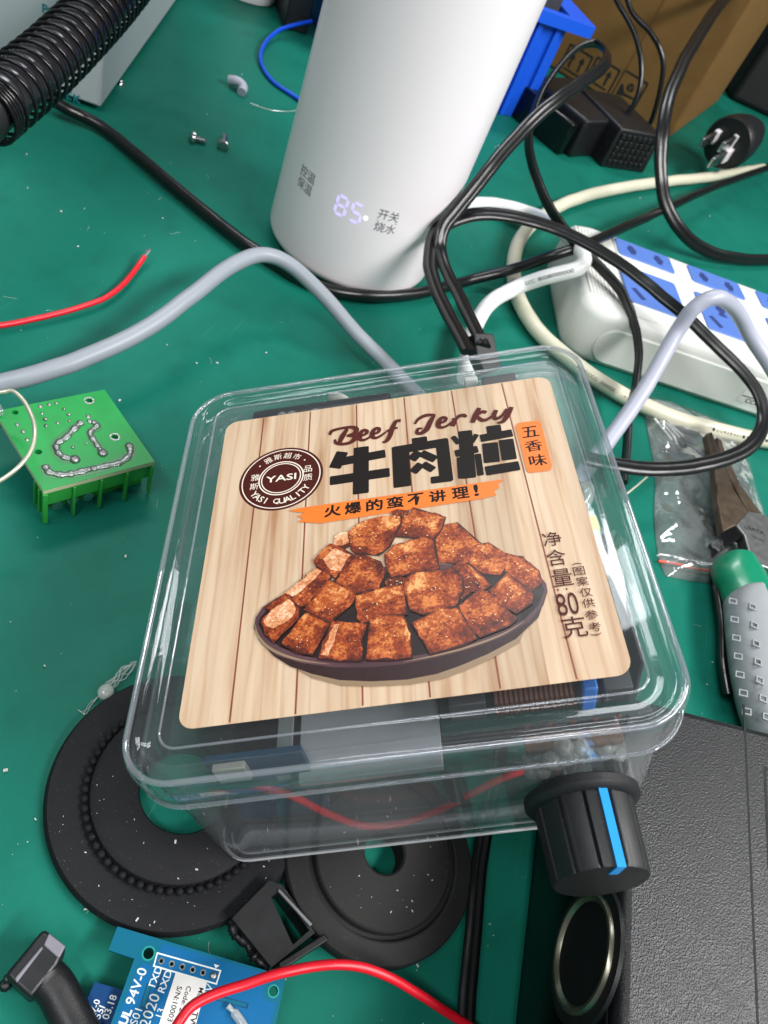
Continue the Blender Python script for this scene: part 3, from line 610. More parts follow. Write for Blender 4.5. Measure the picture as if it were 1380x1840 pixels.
SCRIPT = [([(522, 158), (500, 192), (486, 222)], [10, 17, 12]), ([(442, 186), (452, 168), (492, 156), (540, 150), (563, 158), (556, 178), (520, 190)], [8, 12, 10, 12, 16, 14, 8]), ([(520, 190), (552, 190), (556, 204), (532, 222), (496, 228), (470, 222), (466, 206)], [8, 14, 16, 12, 11, 10, 6]),
          ([(582, 192), (606, 182), (612, 168), (596, 164), (580, 182), (578, 200), (592, 210), (616, 202), (636, 186)], [6, 10, 12, 10, 15, 15, 10, 8, 6]), ([(640, 184), (664, 173), (668, 158), (652, 156), (638, 174), (637, 192), (652, 200), (676, 190), (700, 172)], [6, 10, 12, 10, 15, 15, 10, 8, 6]),
          ([(768, 120), (746, 124), (730, 152), (717, 190), (702, 214), (684, 220)], [12, 12, 15, 15, 12, 6]), ([(700, 170), (726, 160), (754, 152)], [7, 10, 7]),
          ([(832, 136), (850, 112), (885, 96), (926, 94)], [7, 10, 13, 9]), ([(922, 94), (902, 128), (886, 160), (862, 178), (842, 176), (848, 158), (868, 156)], [9, 16, 17, 13, 11, 9, 5]),
          ([(944, 134), (968, 124), (974, 110), (958, 106), (942, 124), (940, 144), (956, 152), (980, 144), (1002, 126)], [6, 10, 12, 10, 15, 15, 10, 8, 6]), ([(1014, 108), (1012, 128), (1004, 146)], [12, 15, 13]), ([(1010, 132), (1032, 102), (1056, 96), (1068, 104)], [6, 11, 14, 9]),
          ([(1128, 62), (1110, 96), (1096, 130)], [12, 16, 13]), ([(1108, 104), (1140, 80), (1160, 84)], [7, 12, 12]), ([(1118, 102), (1140, 118), (1162, 116), (1186, 100)], [10, 14, 10, 6]),
          ([(1206, 72), (1194, 98), (1206, 112), (1232, 98), (1254, 66)], [12, 15, 12, 9, 8]), ([(1276, 58), (1256, 98), (1234, 126), (1210, 130)], [12, 16, 12, 7])]
mb = MB()
for pts, w_ in SCRIPT: stroke(mb, pts, w_)
pprint('script_title', mb, brown)
mb = MB(); lpoly(mb, [(926.5, 768), (930, 763), (934, 761), (965, 757), (969, 758), (972, 762), (992, 838), (991, 843), (987, 847), (954, 851), (949, 850), (946, 845)])
z = layer()
for ch, p in (('五', (952.5, 777.5)), ('香', (958.5, 802.5)), ('味', (966.5, 828.5))):
    q = L(*p)
    for k, dx in enumerate((0, .12)): mb.text(lf(z), ch, q[0] - .06 + dx, q[1], w=3.8, h=3.5, z=k * .002, th=.01, mi=1, bold=.004)
pprint('flavour_tag', mb, [orange, ink])
mb = MB(); lpoly(mb, [Z2(*p) for p in [(252, 535), (320, 520), (1242, 390), (1215, 410), (1220, 428), (1195, 443), (1207, 462), (1150, 478), (400, 592), (298, 586), (320, 570), (295, 560), (328, 545)]])
z = layer()
for ch, p in zip('火爆的蛮不讲理!', [(455, 535), (549, 522), (647, 508), (742, 496), (837, 482), (936, 468), (1041, 453), (1113, 441)]):
    q = L(*Z2(*p))
    for k, (dx, dy) in enumerate(((0, 0), (.17, .02), (.02, .13), (.17, .13))): mb.text(lf(z), ch, q[0] - .08 + dx, q[1] - .06 + dy, w=3.6 if ch != '!' else .85, h=3.3, z=k * .002, th=.01, mi=1, bold=.008)
pprint('slogan_banner', mb, [orange, ink])
Z3 = lambda x, y: (940 + x / 6.133, 920 + y / 6.133)
mb = MB(); z = layer()
for ch, p, w_, h in (('净', (318, 305), 2.9, 2.9), ('含', (365, 510), 2.9, 3.2), ('量', (430, 730), 3.0, 3.2), ('80', (487, 1022), 3.1, 4.0), ('克', (562, 1275), 3.5, 3.6)):
    q = L(*Z3(*p)); mb.text(lf(z), ch, q[0], q[1], w=w_ * 1.3, h=h * 1.25, th=.01)
for p in ((383, 868), (478, 858)): q = L(*Z3(*p)); mb.prism(lf(z), circle(q[0], q[1], .2, 10), 0, .01)
pprint('net_weight_text', mb, brown)
mb = MB(); z = layer()
for ch, p, w_, h in (('(', (592, 583), None, .45), ('图', (615, 660), 2.0, 1.85), ('案', (652, 772), 2.0, 1.85), ('仅', (690, 893), 2.1, 1.85), ('供', (718, 1012), 2.1, 1.85), ('参', (752, 1142), 2.1, 1.85), ('考', (787, 1275), 2.0, 1.75), (')', (800, 1358), None, .45)):
    q = L(*Z3(*p))
    if w_: mb.text(lf(z), ch, q[0], q[1], w=w_ * 1.12, h=h * 1.1, th=.01)
    else: mb.text(lf(z), ch, q[0], q[1], w=.5, h=2.0, th=.01, rot=-R_(90))
pprint('note_text', mb, brown)
# printed picture: a plate of jerky cubes
Z1 = lambda x, y: (440 + x / 2.464, 890 + y / 2.464)
mb = MB()
body_ = [(60, 640), (130, 715), (200, 760), (300, 795), (420, 822), (560, 828), (720, 820), (850, 795), (950, 760), (1080, 705), (1200, 640), (1300, 545), (1338, 430), (1200, 500), (900, 690), (500, 745), (150, 680)]
shadow_ = [(170, 735), (300, 812), (430, 846), (560, 850), (730, 842), (870, 818), (970, 782), (1100, 722), (1215, 655), (1240, 600), (900, 700), (400, 750)]  # cast shadow of the plate, drawn into the print as a flat shape
rim_ = [(42, 590), (50, 545), (80, 500), (140, 460), (200, 430), (700, 300), (1250, 330), (1310, 365), (1334, 395), (1340, 430), (1322, 490), (1260, 562), (1150, 628), (1000, 684), (850, 722), (700, 752), (550, 766), (400, 766), (250, 746), (140, 712), (75, 660)]
ins_ = [(62, 575), (70, 545), (110, 500), (200, 450), (700, 330), (1250, 350), (1310, 385), (1326, 425), (1300, 490), (1240, 552), (1140, 608), (1000, 660), (850, 698), (700, 724), (550, 738), (400, 738), (265, 716), (160, 678), (88, 625)]
lpoly(mb, [Z1(*p) for p in shadow_], 3); lpoly(mb, [Z1(*p) for p in body_], 0); lpoly(mb, [Z1(*p) for p in rim_], 1); lpoly(mb, [Z1(*p) for p in ins_], 2)
def gleam(pts, w0):
    Q = [Vector((*L(*Z1(*p)), 0)) for p in pts]; Q = smooth_path(Q, 5); n = len(Q); A, B = [], []
    for i, q in enumerate(Q):
        t = (Q[min(i + 1, n - 1)] - Q[max(i - 1, 0)]).normalized(); h = w0 * math.sin(math.pi * (i + .4) / (n - .2)) / 2; A.append(q + Vector((-t.y, t.x, 0)) * h); B.append(q - Vector((-t.y, t.x, 0)) * h)
    z = layer(.003); mb.add([lf(z) @ v for v in A + B], [(i, n + i, n + i + 1, i + 1) for i in range(n - 1)], 4)
gleam([(48, 575), (58, 620), (95, 668), (160, 706), (260, 736), (380, 752)], .55); gleam([(700, 742), (850, 712), (1000, 672), (1140, 620), (1240, 560)], .45)
pprint('printed_plate', mb, [mat('printed_plate_side', '#2a1214', .4, var=.2, vscale=.6), mat('printed_plate_rim', '#4c3238', .4, var=.4, vscale=.08), mat('printed_plate_inside', '#1d0f0e', .4), mat('printed_shadow_tone', '#8c755b', .4, var=.1, vscale=.15)])
def jerky(name, c0, c1, c2):
    m = bpy.data.materials.new(name); m.use_nodes = True; nt = m.node_tree; b = nt.nodes['Principled BSDF']; tc = nn(nt, 'ShaderNodeTexCoord')
    n = nn(nt, 'ShaderNodeTexNoise'); n.inputs['Scale'].default_value = 1500; n.inputs['Detail'].default_value = 4; n.inputs['Roughness'].default_value = .7; nt.links.new(tc.outputs['Object'], n.inputs[0])
    n2 = nn(nt, 'ShaderNodeTexNoise'); n2.inputs['Scale'].default_value = 260; n2.inputs['Detail'].default_value = 2; nt.links.new(tc.outputs['Object'], n2.inputs[0])
    ad = nn(nt, 'ShaderNodeMath', operation='MULTIPLY_ADD'); ad.inputs[1].default_value = .6; nt.links.new(n2.outputs['Fac'], ad.inputs[0]); ml = nn(nt, 'ShaderNodeMath', operation='MULTIPLY'); ml.inputs[1].default_value = .7; nt.links.new(n.outputs['Fac'], ml.inputs[0]); nt.links.new(ml.outputs[0], ad.inputs[2])
    r = nn(nt, 'ShaderNodeValToRGB'); r.color_ramp.elements[0].position = .50; r.color_ramp.elements[0].color = (*lin(c0), 1); r.color_ramp.elements[1].position = .80; r.color_ramp.elements[1].color = (*lin(c2), 1); e = r.color_ramp.elements.new(.66); e.color = (*lin(c1), 1)
    nt.links.new(ad.outputs[0], r.inputs[0]); nt.links.new(r.outputs[0], b.inputs['Base Color']); b.inputs['Roughness'].default_value = .4; return m
JM = [jerky('printed_jerky_side', '#3c1006', '#7a2a0e', '#c0622a'), jerky('printed_jerky_front', '#521807', '#91380f', '#cf7a3a'), jerky('printed_jerky_top', '#7c2d0e', '#b2561d', '#e6a868'), jerky('printed_jerky_pale', '#b06034', '#d8986a', '#f4d2b4')]
CUBES = [ # (outline of the whole cube, face tone), then lit patches
 ([(405, 190), (430, 165), (470, 170), (480, 215), (440, 240), (400, 230)], 3, []),
 ([(650, 85), (680, 65), (725, 70), (715, 110), (690, 140), (655, 110)], 0, []),
 ([(880, 140), (940, 125), (1042, 215), (1000, 270), (985, 298), (930, 305), (865, 300), (845, 280), (838, 205)], 1, []),
 ([(1020, 225), (1078, 212), (1160, 265), (1168, 310), (1130, 355), (1060, 350), (988, 302)], 1, [([(1030, 228), (1078, 216), (1155, 266), (1130, 280), (1040, 250)], 2)]),
 ([(1158, 260), (1230, 280), (1300, 335), (1314, 385), (1265, 432), (1230, 402), (1150, 335)], 1, [([(1175, 275), (1230, 290), (1296, 340), (1270, 360), (1190, 310)], 2)]),
 ([(745, 58), (886, 100), (872, 150), (835, 202), (745, 192), (668, 185), (680, 150), (715, 105)], 1, [([(750, 70), (870, 103), (850, 160), (790, 150), (730, 110)], 2)]),
 ([(458, 170), (520, 125), (600, 100), (690, 95), (692, 130), (640, 230), (590, 268), (520, 262), (490, 262), (470, 240)], 0, [([(460, 168), (520, 126), (600, 102), (686, 96), (684, 130), (600, 175), (470, 188)], 2), ([(475, 195), (590, 186), (632, 168), (620, 220), (580, 240), (480, 230)], 1)]),
 ([(305, 290), (380, 218), (420, 232), (490, 272), (400, 372), (318, 322)], 1, [([(345, 290), (400, 238), (470, 268), (420, 340), (380, 340)], 3)]),
 ([(402, 382), (430, 345), (510, 262), (600, 298), (622, 345), (590, 422), (500, 437)], 0, [([(430, 372), (512, 285), (590, 312), (560, 390), (500, 410)], 1)]),
 ([(92, 505), (180, 445), (320, 325), (385, 362), (370, 390), (270, 492), (240, 502), (205, 460), (120, 517)], 0, [([(180, 440), (318, 327), (346, 346), (216, 456)], 3), ([(98, 508), (175, 455), (200, 462), (120, 512)], 1)]),
 ([(915, 325), (960, 298), (1000, 318), (1088, 402), (1060, 422), (1000, 432), (960, 470)], 0, [([(985, 315), (1084, 402), (1050, 416), (1030, 380)], 2)]),
 ([(620, 395), (640, 375), (705, 370), (712, 400), (640, 420)], 0, []),
 ([(618, 268), (660, 228), (800, 188), (838, 205), (858, 330), (730, 352), (645, 372), (622, 300)], 1, [([(622, 270), (662, 232), (800, 192), (834, 206), (830, 228), (650, 292)], 2)]),
 ([(712, 368), (760, 343), (870, 338), (920, 328), (962, 370), (967, 430), (930, 498), (850, 512), (790, 532), (733, 512), (708, 430)], 1, [([(722, 372), (765, 350), (870, 346), (868, 400), (790, 430), (725, 440)], 2), ([(880, 345), (945, 362), (955, 430), (900, 480), (860, 440)], 1)]),
 ([(1083, 430), (1160, 348), (1272, 440), (1272, 482), (1200, 528), (1140, 492)], 1, [([(1110, 420), (1160, 362), (1240, 430), (1190, 470)], 2)]),
 ([(948, 496), (1040, 423), (1100, 448), (1202, 552), (1170, 582), (1040, 632), (990, 582)], 0, [([(980, 498), (1045, 440), (1100, 460), (1175, 545), (1050, 590)], 1)]),
 ([(268, 512), (370, 378), (497, 435), (480, 482), (380, 567), (320, 542)], 1, [([(285, 508), (372, 390), (485, 436), (420, 490), (340, 525)], 2)]),
 ([(493, 452), (560, 428), (697, 398), (718, 532), (600, 552), (520, 572), (500, 547)], 1, [([(500, 455), (560, 434), (692, 404), (700, 450), (600, 480), (505, 490)], 2)]),
 ([(738, 572), (860, 508), (942, 503), (1027, 637), (960, 672), (820, 707), (790, 652)], 1, [([(750, 572), (862, 514), (938, 510), (960, 545), (860, 570), (780, 600)], 2)]),
 ([(73, 567), (120, 508), (200, 460), (247, 510), (237, 552), (130, 657), (93, 622)], 1, [([(82, 568), (125, 514), (198, 468), (232, 505), (210, 545), (130, 600)], 3)]),
 ([(163, 662), (270, 523), (377, 575), (300, 712), (230, 702)], 1, [([(180, 655), (275, 535), (360, 575), (280, 680)], 1), ([(255, 550), (275, 532), (366, 574), (350, 590)], 2)]),
 ([(325, 727), (385, 563), (542, 575), (520, 642), (517, 737), (420, 737)], 1, [([(345, 715), (395, 575), (420, 580), (370, 720)], 3)]),
 ([(541, 732), (553, 560), (600, 538), (702, 538), (737, 620), (740, 722), (640, 732)], 1, [([(556, 566), (600, 545), (698, 545), (715, 590), (640, 575), (560, 590)], 2), ([(705, 550), (733, 620), (734, 715), (722, 715), (712, 620)], 2)]),
]
mb = MB()
rj = random.Random(5)
def rough(pts, amp=5.5):
    out = []
    for (x0, y0), (x1, y1) in zip(pts, pts[1:] + pts[:1]):
        n = max(1, int(math.hypot(x1 - x0, y1 - y0) / 22))
        for k in range(n): t = k / n; out.append((x0 + (x1 - x0) * t + rj.uniform(-amp, amp), y0 + (y1 - y0) * t + rj.uniform(-amp, amp)))
    return out
for pts, tone, patches in CUBES:
    cxx = sum(p[0] for p in pts) / len(pts); cyy = sum(p[1] for p in pts) / len(pts)
    big = [(cxx + (x - cxx) * 1.035 + 2, cyy + (y - cyy) * 1.04 + 3) for x, y in pts]
    lpoly(mb, [Z1(*p) for p in big], 4, layer(.003), .002); lpoly(mb, [Z1(*p) for p in rough(pts)], 0, layer(.003), .002)
    lpoly(mb, [Z1(*p) for p in rough([(cxx + (x - cxx) * .9 - 3, cyy + (y - cyy) * .88 - 5) for x, y in pts])], tone, layer(.003), .002)
    zg = None
    for pp, tn in patches: lpoly(mb, [Z1(*p) for p in rough(pp)], tn, layer(.003), .002)
for pts, tone, patches in CUBES:                        # bright glints of light printed into the cube picture
    if len(pts) < 5 and not patches: continue
    cxx = sum(p[0] for p in pts) / len(pts); cyy = sum(p[1] for p in pts) / len(pts); zg = zl[0] + .003
    for k in range(16):
        p = rj.choice(pts); t = rj.uniform(.05, .78); x, y = cxx + (p[0] - cxx) * t + rj.uniform(-8, 8), cyy + (p[1] - cyy) * t + rj.uniform(-8, 8); s_ = rj.uniform(1.0, 3.6); a = rj.uniform(0, 3)
        lpoly(mb, [Z1(x + s_ * math.cos(a + q) * w_, y + s_ * math.sin(a + q) * .8) for q, w_ in ((0, 1.5), (1.3, .8), (2.4, 1.2), (3.5, 1.1), (4.9, .9))], 5 if rj.random() < .7 else 4, zg + k * .0005, .001)
pprint('printed_jerky_cubes', mb, JM + [mat('printed_jerky_gap', '#34120a', .4), mat('printed_jerky_glint', '#f2cf9c', .4, var=.1)])

# ---- knob on the front wall
def on_wall(px, py, v, want='uvn'):
    q = BI @ on_plane(px, py, BF @ Vector((0, v, 0)), bu.cross(bn).normalized()); return q
qf = on_wall(1032, 1447, -51)
KU, KN = qf.x, qf.z
kfr = BF @ Matrix(((1, 0, 0, KU), (0, 0, -1, 0), (0, 1, 0, KN), (0, 0, 0, 1)))       # local z points out of the front wall (-v)
kfr = frame(BF @ Vector((KU, 0, KN)), bu, z=-(bn.cross(bu)).normalized())
# in kfr: x = u, z = outwards (-v), y = z cross x  (towards -n or +n)
ysg = 1 if (kfr.to_3x3() @ Vector((0, 1, 0))).dot(bn) > 0 else -1
def kang(deg, r):                                       # angle from the top (+n) towards +u
    return r * math.sin(R_(deg)), ysg * r * math.cos(R_(deg))
mb = MB()
mb.lathe(kfr, [(4, 49.4), (10.8, 49.4), (11.3, 49.8), (11.3, 51.2), (10.7, 51.9), (9.7, 52.4)], 64)
def fluted(z, r):
    V = []
    for k in range(144):
        a = k * 2.5; d = min((a % 30), 30 - (a % 30)); dd = min(((a + 5) % 30), 30 - ((a + 5) % 30))
        rr = r - (.55 if dd < 1.3 else 0) + (.12 if d < 1.3 else 0); x, y = kang(a, rr); V.append(kfr @ Vector((x, y, z)))
    return V
mb.loft([fluted(52.0, 9.6), fluted(65.0, 9.0)] + [[kfr @ Vector((*kang(k * 2.5, 8.7), 65.6)) for k in range(144)]] + [[kfr @ Vector((*kang(k * 2.5, 7.5), 65.65)) for k in range(144)]])
knob = mb.build('knob', K['knob'], box, smooth=40)
mb = MB()
def wedge(deg, r0, r1, z0, z1, hw):
    pts = []
    for z, ra, rb in ((z0, r0, r0 + 1.0), (z1, r1, r1 + 1.0)):
        for dx, rad in ((-hw, ra), (hw, ra), (hw, rb), (-hw, rb)):
            x, y = kang(deg, rad); tx, ty = kang(deg + 90, 1); pts.append(kfr @ Vector((x + tx * dx, y + ty * dx, z)))
    mb.add(pts, [(3, 2, 1, 0), (4, 5, 6, 7), (0, 1, 5, 4), (1, 2, 6, 5), (2, 3, 7, 6), (3, 0, 4, 7)])
wedge(17, 8.95, 8.35, 52.2, 65.95, .85); pass
x, y = kang(17, 0); pts = [(dx, r) for dx, r in ((-.85, 5.3), (.85, 5.3), (.85, 8.9), (-.85, 8.9))]
V = []
for z in (65.2, 65.96):
    for dx, r in pts:
        a = kang(17, r); t = kang(107, dx); V.append(kfr @ Vector((a[0] + t[0], a[1] + t[1], z)))
mb.add(V, [(3, 2, 1, 0), (4, 5, 6, 7), (0, 1, 5, 4), (1, 2, 6, 5), (2, 3, 7, 6), (3, 0, 4, 7)])
mb.build('pointer', K['knobblue'], knob, smooth=0)
mb = MB(); mb.lathe(kfr, [(3.4, 40), (3.4, 49.8)], 24); mb.lathe(kfr, [(6, 47.9), (6, 49.3)], 6); mb.build('shaft_nut', K['steel'], knob)

# ---- things lying inside the box (its local frame: u right, v back, n up; floor at n = -50.8)
def inb(px, py, v): q = on_wall(px, py, v); return q.x, q.z
pot = thing('potentiometer', 'glued potentiometer inside the clear box right behind the black knob', 'potentiometer', BF @ Vector((KU, -38, -50)))
mb = MB(); mb.lathe(kfr, [(5, 31), (8.2, 31), (8.4, 31.6), (8.4, 41.2), (8, 42)], 40); mb.build('can', K['steel'], pot)
mb = MB(); mb.box(kfr, -9.5, 9.5, -8.5 if ysg < 0 else 6.5, -6.5 if ysg < 0 else 8.5, 34, 43.2); mb.build('terminal_board', mat('brown_phenolic', '#6e4526', .6, var=.2), pot, bevel=.2)
mb = MB(); rg = random.Random(11)
for k in range(26):
    a = rg.uniform(-70, 70); x, y = kang(a, rg.uniform(7, 10)); mb.ball(kfr @ Vector((x, y, rg.uniform(42.5, 45.6))), rg.uniform(.9, 2.3), 8, 0, (1, 1, rg.uniform(.5, .9)))
mb.build('glue_blobs', K['glue'], pot, smooth=80)
mb = MB()
for k in range(5): mb.tube([kfr @ Vector((-8 + k * 4, ysg * 8, 36)), kfr @ Vector((-8 + k * 4, ysg * 12, 37 + k % 2)), kfr @ Vector((-9 + k * 4.4, ysg * 14, 41))], .5, 6)
mb.build('copper_legs', K['copper'], pot)
# toroid board behind the front skirt
brd = thing('inductor_board', 'small circuit board with a copper choke inside the clear box', 'circuit board', BF @ Vector((24, -30, -14)))
mb = MB(); mb.box(BF, 6, 44, -40, -12, -18, -16.4); mb.build('board', mat('dark_green_board', '#0f3a34', .4), brd, bevel=.1)
mb = MB()
for k in range(16):
    x = 17 + k * .95; mb.tube([BF @ Vector((x, -36 + 3.2 * math.cos(a * .7854), -12.5 + 3.2 * math.sin(a * .7854))) for a in range(9)], .42, 6)
mb.build('copper_choke', K['copper'], brd)
mb = MB(); mb.box(BF, 33, 36, -39, -33, -16.4, -8); mb.build('blue_capacitor', mat('blue_capacitor', '#2f74cc', .4), brd, bevel=.5)
mb = MB(); mb.box(BF, 8, 15, -38, -31, -16.4, -10); mb.box(BF, 37.5, 43, -38, -32, -16.4, -11); mb.build('chips', K['darkgray'], brd, bevel=.3)
# white module with black frame under the label's near edge
modu = thing('power_module', 'flat black power module with a white panel inside the clear box under the label', 'power module', BF @ Vector((0, -20, -36)))
mb = MB(); mb.box(BF, -38, 41, -40, 6, -25, -22); mb.build('case', mat('module_black', '#17191a', .45), modu, bevel=.8)
mb = MB(); mb.box(BF, -23.5, 5.5, -44, 0, -24, -21.8); mb.build('white_panel', mat('module_white', '#9fa2a8', .5, var=.06), modu, bevel=.2)
mb = MB(); mb.box(BF, -28.4, -25, -42, 0, -24.5, -21.7); mb.build('gray_strip', mat('module_gray', '#8b8f90', .5), modu, bevel=.2)
# long dark bar at the back wall, yellow tag and beige relay at the right wall
mb = MB(); mb.box(BF, -36, 1, 45.5, 49, -14, -3.4); tag(mb.build('dark_bar', mat('dark_bar_plastic', '#1d2024', .4), bevel=1), 'dark plastic bar glued along the back wall inside the clear box', 'plastic bar')
mb = MB()
for k in range(22): mb.ball(BF @ Vector((-34 + k * 1.6 + rg.uniform(-1, 1), 44.9 + rg.uniform(-.6, .6), -5 + rg.uniform(-1.2, .8))), rg.uniform(.9, 2.0), 8)
tag(mb.build('glue_bead', K['glue'], smooth=80), 'bead of clear hot glue along the dark bar inside the box', 'glue')
rel = thing('beige_component', 'pale component with a yellow band by the right wall inside the clear box', 'component', BF @ Vector((42, 6, -40)))
mb = MB(); mb.box(BF, 39.5, 44.2, -9, 3, -26, -7); mb.build('case', mat('pale_component', '#a9b3a6', .4), rel, bevel=.8)
mb = MB(); mb.box(BF, 39.3, 44.4, -3, .8, -25, -6.8); mb.build('yellow_band', mat('yellow_tape', '#cdb52a', .5), rel, bevel=.2)
mb = MB(); mb.ball(BF @ Vector((43, 9, -10)), 4.2, 14, 0, (.6, 1.2, .9)); tag(mb.build('glue_lump', K['glue'], smooth=80), 'milky lump of hot glue by the right wall inside the clear box', 'glue')
mb = MB(); mb.ball(BF @ Vector((-12.6, 50, -5.6)), 2.9, 16, 0, (1.35, .35, .9)); tag(mb.build('rubber_plug', mat('pale_plug', '#d6d8cc', .5), smooth=80), 'pale round plug in the back wall of the clear box', 'plug')
mb = MB(); mb.box(BF, 20.5, 24, 48.6, 50.2, -8, -3.6); tag(mb.build('white_clip', K['ivory'], bevel=.4), 'small white clip at the back wall of the clear box beside the black socket', 'clip')
mb = MB(); mb.box(BF, 45, 46, -34, -2, -44, -9); tag(mb.build('dark_plate', K['darkgray'], bevel=.3), 'dark plate standing along the right wall inside the clear box', 'plate')
# small blue board and red lead by the left front wall
bb = thing('sensor_board', 'small blue circuit board standing in the left front corner of the clear box', 'circuit board', BF @ Vector((-36, -40, -48)))
x0, n1 = inb(425, 1418, -42); x1, n0 = inb(575, 1488, -42)
mb = MB(); mb.box(BF, -40, -21, -42, -40.6, -43, -12.5); mb.build('board', mat('steel_blue_board', '#173f58', .4, var=.1), bb, bevel=.1)
mb = MB(); mb.box(BF, -38.5, -32, -43.6, -42, -19, -13); mb.build('white_connector', mat('dull_connector', '#989a92', .5), bb, bevel=.3)
mb = MB(); mb.box(BF, -38, -36, -42.6, -42, -23, -21); mb.box(BF, -34.5, -32.5, -42.6, -42, -23.5, -20.5); mb.build('chips', K['darkgray'], bb, bevel=.1)
mb = MB(); P = []
for px, py, v in ((405, 1396, -36), (450, 1410, -41), (520, 1428, -43.4), (585, 1460, -44.0), (650, 1483, -44.2), (715, 1480, -44.2), (775, 1461, -43.8), (830, 1435, -42.5), (890, 1404, -40), (940, 1385, -36)): P.append(BF @ on_wall(px, py, v))
mb.tube(smooth_path(P, 8), .82, 10); tag(mb.build('red_lead', K['red'], smooth=70), 'red wire sagging along the inside of the clear box front wall', 'wire')
mb = MB(); P = [BF @ Vector(q) for q in ((6, -43, -28), (6.5, -43.5, -36), (7.5, -43, -44), (9, -42, -49.5))]
pr = [(-1.4, -.25), (1.4, -.25), (1.4, .25), (-1.4, .25)]
mb.tube(smooth_path(P, 6), 1.0, prof=pr, side=bu.cross(bn)); tag(mb.build('black_strip', K['black'], smooth=0), 'black strip running down inside the front wall of the clear box', 'strip')  # flat black strip just inside the front wall
# plug at the back where the two flexes enter
mb = MB(); a, b, c = at(858, 612, 36), at(868, 640, 33), at(880, 670, 30)
a = at(862, 603, 37); mb.tube([a, b, c], [4.6, 4.8, 4.4], 4, prof=[(-1, -.6), (1, -.6), (1, .6), (-1, .6)]); pl_ = mb.build('flex_plug', K['black'], bevel=.5); tag(pl_, 'black plug where both flat flexes enter the back of the clear box', 'plug')
mb = MB(); mb.box(BF, 25, 34, 44, 50.0, -16, -4.2); tag(mb.build('jack_socket', K['black'], bevel=.5), 'black socket inside the back wall of the clear box', 'socket')

# ================================================================ BLACK ADAPTER under the box's right side
AH = 44.5
def A_(px, py, z=AH): p = at(px, py, z); return (p.x, p.y)
e0, e1 = Vector(A_(1119, 1595)), Vector(A_(1113, 1830)); f0, f1 = Vector(A_(1243, 1277)), Vector(A_(1380, 1312))
d1 = (f1 - f0).normalized()
def isect(p, d, q, e):
    D = d.x * e.y - d.y * e.x; t = ((q.x - p.x) * e.y - (q.y - p.y) * e.x) / D; return p + d * t
de = (e0 - e1).normalized(); c0 = isect(e1, de, f0, d1)
far = c0 + d1 * 110; near = e1 - de * 60; nearr = near + Vector((105, 10))
ad = thing('power_adapter', 'big grained black power adapter carrying the right side of the clear box', 'adapter', (e0.x + 20, e0.y, 0))
poly = [tuple(near), tuple(nearr), tuple(far), tuple(c0)]
mb = MB(); mb.prism(I4, poly, 4, AH); mb.build('case', K['leather'], ad, bevel=2.2, seg=4)
mb = MB(); cx_ = sum(p[0] for p in poly) / 4; cy_ = sum(p[1] for p in poly) / 4
mb.prism(I4, [(cx_ + (x - cx_) * .985, cy_ + (y - cy_) * .985) for x, y in poly], 0, 4); mb.build('base', K['blackgloss'], ad)
# seam across the top, as a shallow black line, and the recess by the right edge
a, b = Vector((*A_(1338, 1300, AH), AH)), Vector((*A_(1362, 1850, AH), AH))
mb = MB(); mb.box(frame(a, b - a, z=(0, 0, 1)), -6, (b - a).length + 20, -.28, .28, -.2, .04); mb.build('seam', K['hole'], ad, smooth=0)
mb = MB(); a, b = Vector((*A_(1374, 1378), AH)), Vector((*A_(1382, 1560), AH)); fr = frame(a, b - a, z=(0, 0, 1))
mb.box(fr, 0, (b - a).length, -.35, .35, -.2, .05); mb.box(fr, 0, .7, .35, 8, -.2, .05); mb.build('recess_edge', K['hole'], ad, smooth=0)
# glossy end plate with round metal-ringed port on the left side
sx_ = Vector((-de.x, -de.y, 0)); sn = Vector((de.y * -1, de.x, 0)); sn = sn if sn.x < 0 else -sn
sfm = frame(Vector((c0.x, c0.y, 0)), sx_, z=sn)         # x along the left side, z outwards; y up or down
yu = 1 if (sfm.to_3x3() @ Vector((0, 1, 0))).z > 0 else -1
Ls = (Vector(near) - c0).length
mb = MB(); mb.box(sfm, 1, Ls - 1, min(yu * 4.5, yu * (AH - 3)), max(yu * 4.5, yu * (AH - 3)), 0.2, .9); mb.build('side_plate', K['blackgloss'], ad, bevel=.3)
pc = sfm.inverted() @ on_plane(1062, 1716, Vector((c0.x, c0.y, 0)), sn)
pf = sfm @ Matrix.Translation((pc.x, pc.y, .9))
top_ = sfm.inverted() @ on_plane(1065, 1603, Vector((c0.x, c0.y, 0)), sn); bot_ = sfm.inverted() @ on_plane(1065, 1803, Vector((c0.x, c0.y, 0)), sn)
pr_ = abs(top_.x - bot_.x) / 2
mb = MB(); mb.lathe(pf, [(pr_ * .86, -.2), (pr_ * .87, .5), (pr_ * .97, 1.7), (pr_ * 1.03, 1.7), (pr_ * 1.06, 1.2), (pr_ * 1.06, -.2)], 56); port = mb.build('port_ring', K['brass'], ad)
mb = MB(); mb.lathe(pf, [(pr_ * 1.06, 0), (pr_ * 1.28, 0), (pr_ * 1.26, .8), (pr_ * 1.08, .9)], 56); mb.build('port_collar', K['black'], ad)
mb = MB(); mb.lathe(pf, [(.2, .1), (pr_ * .94, .1), (pr_ * .94, .3), (.2, .3)], 48); mb.build('port_hole', mat('deep_black', '#010101', .9, spec=.05), ad)

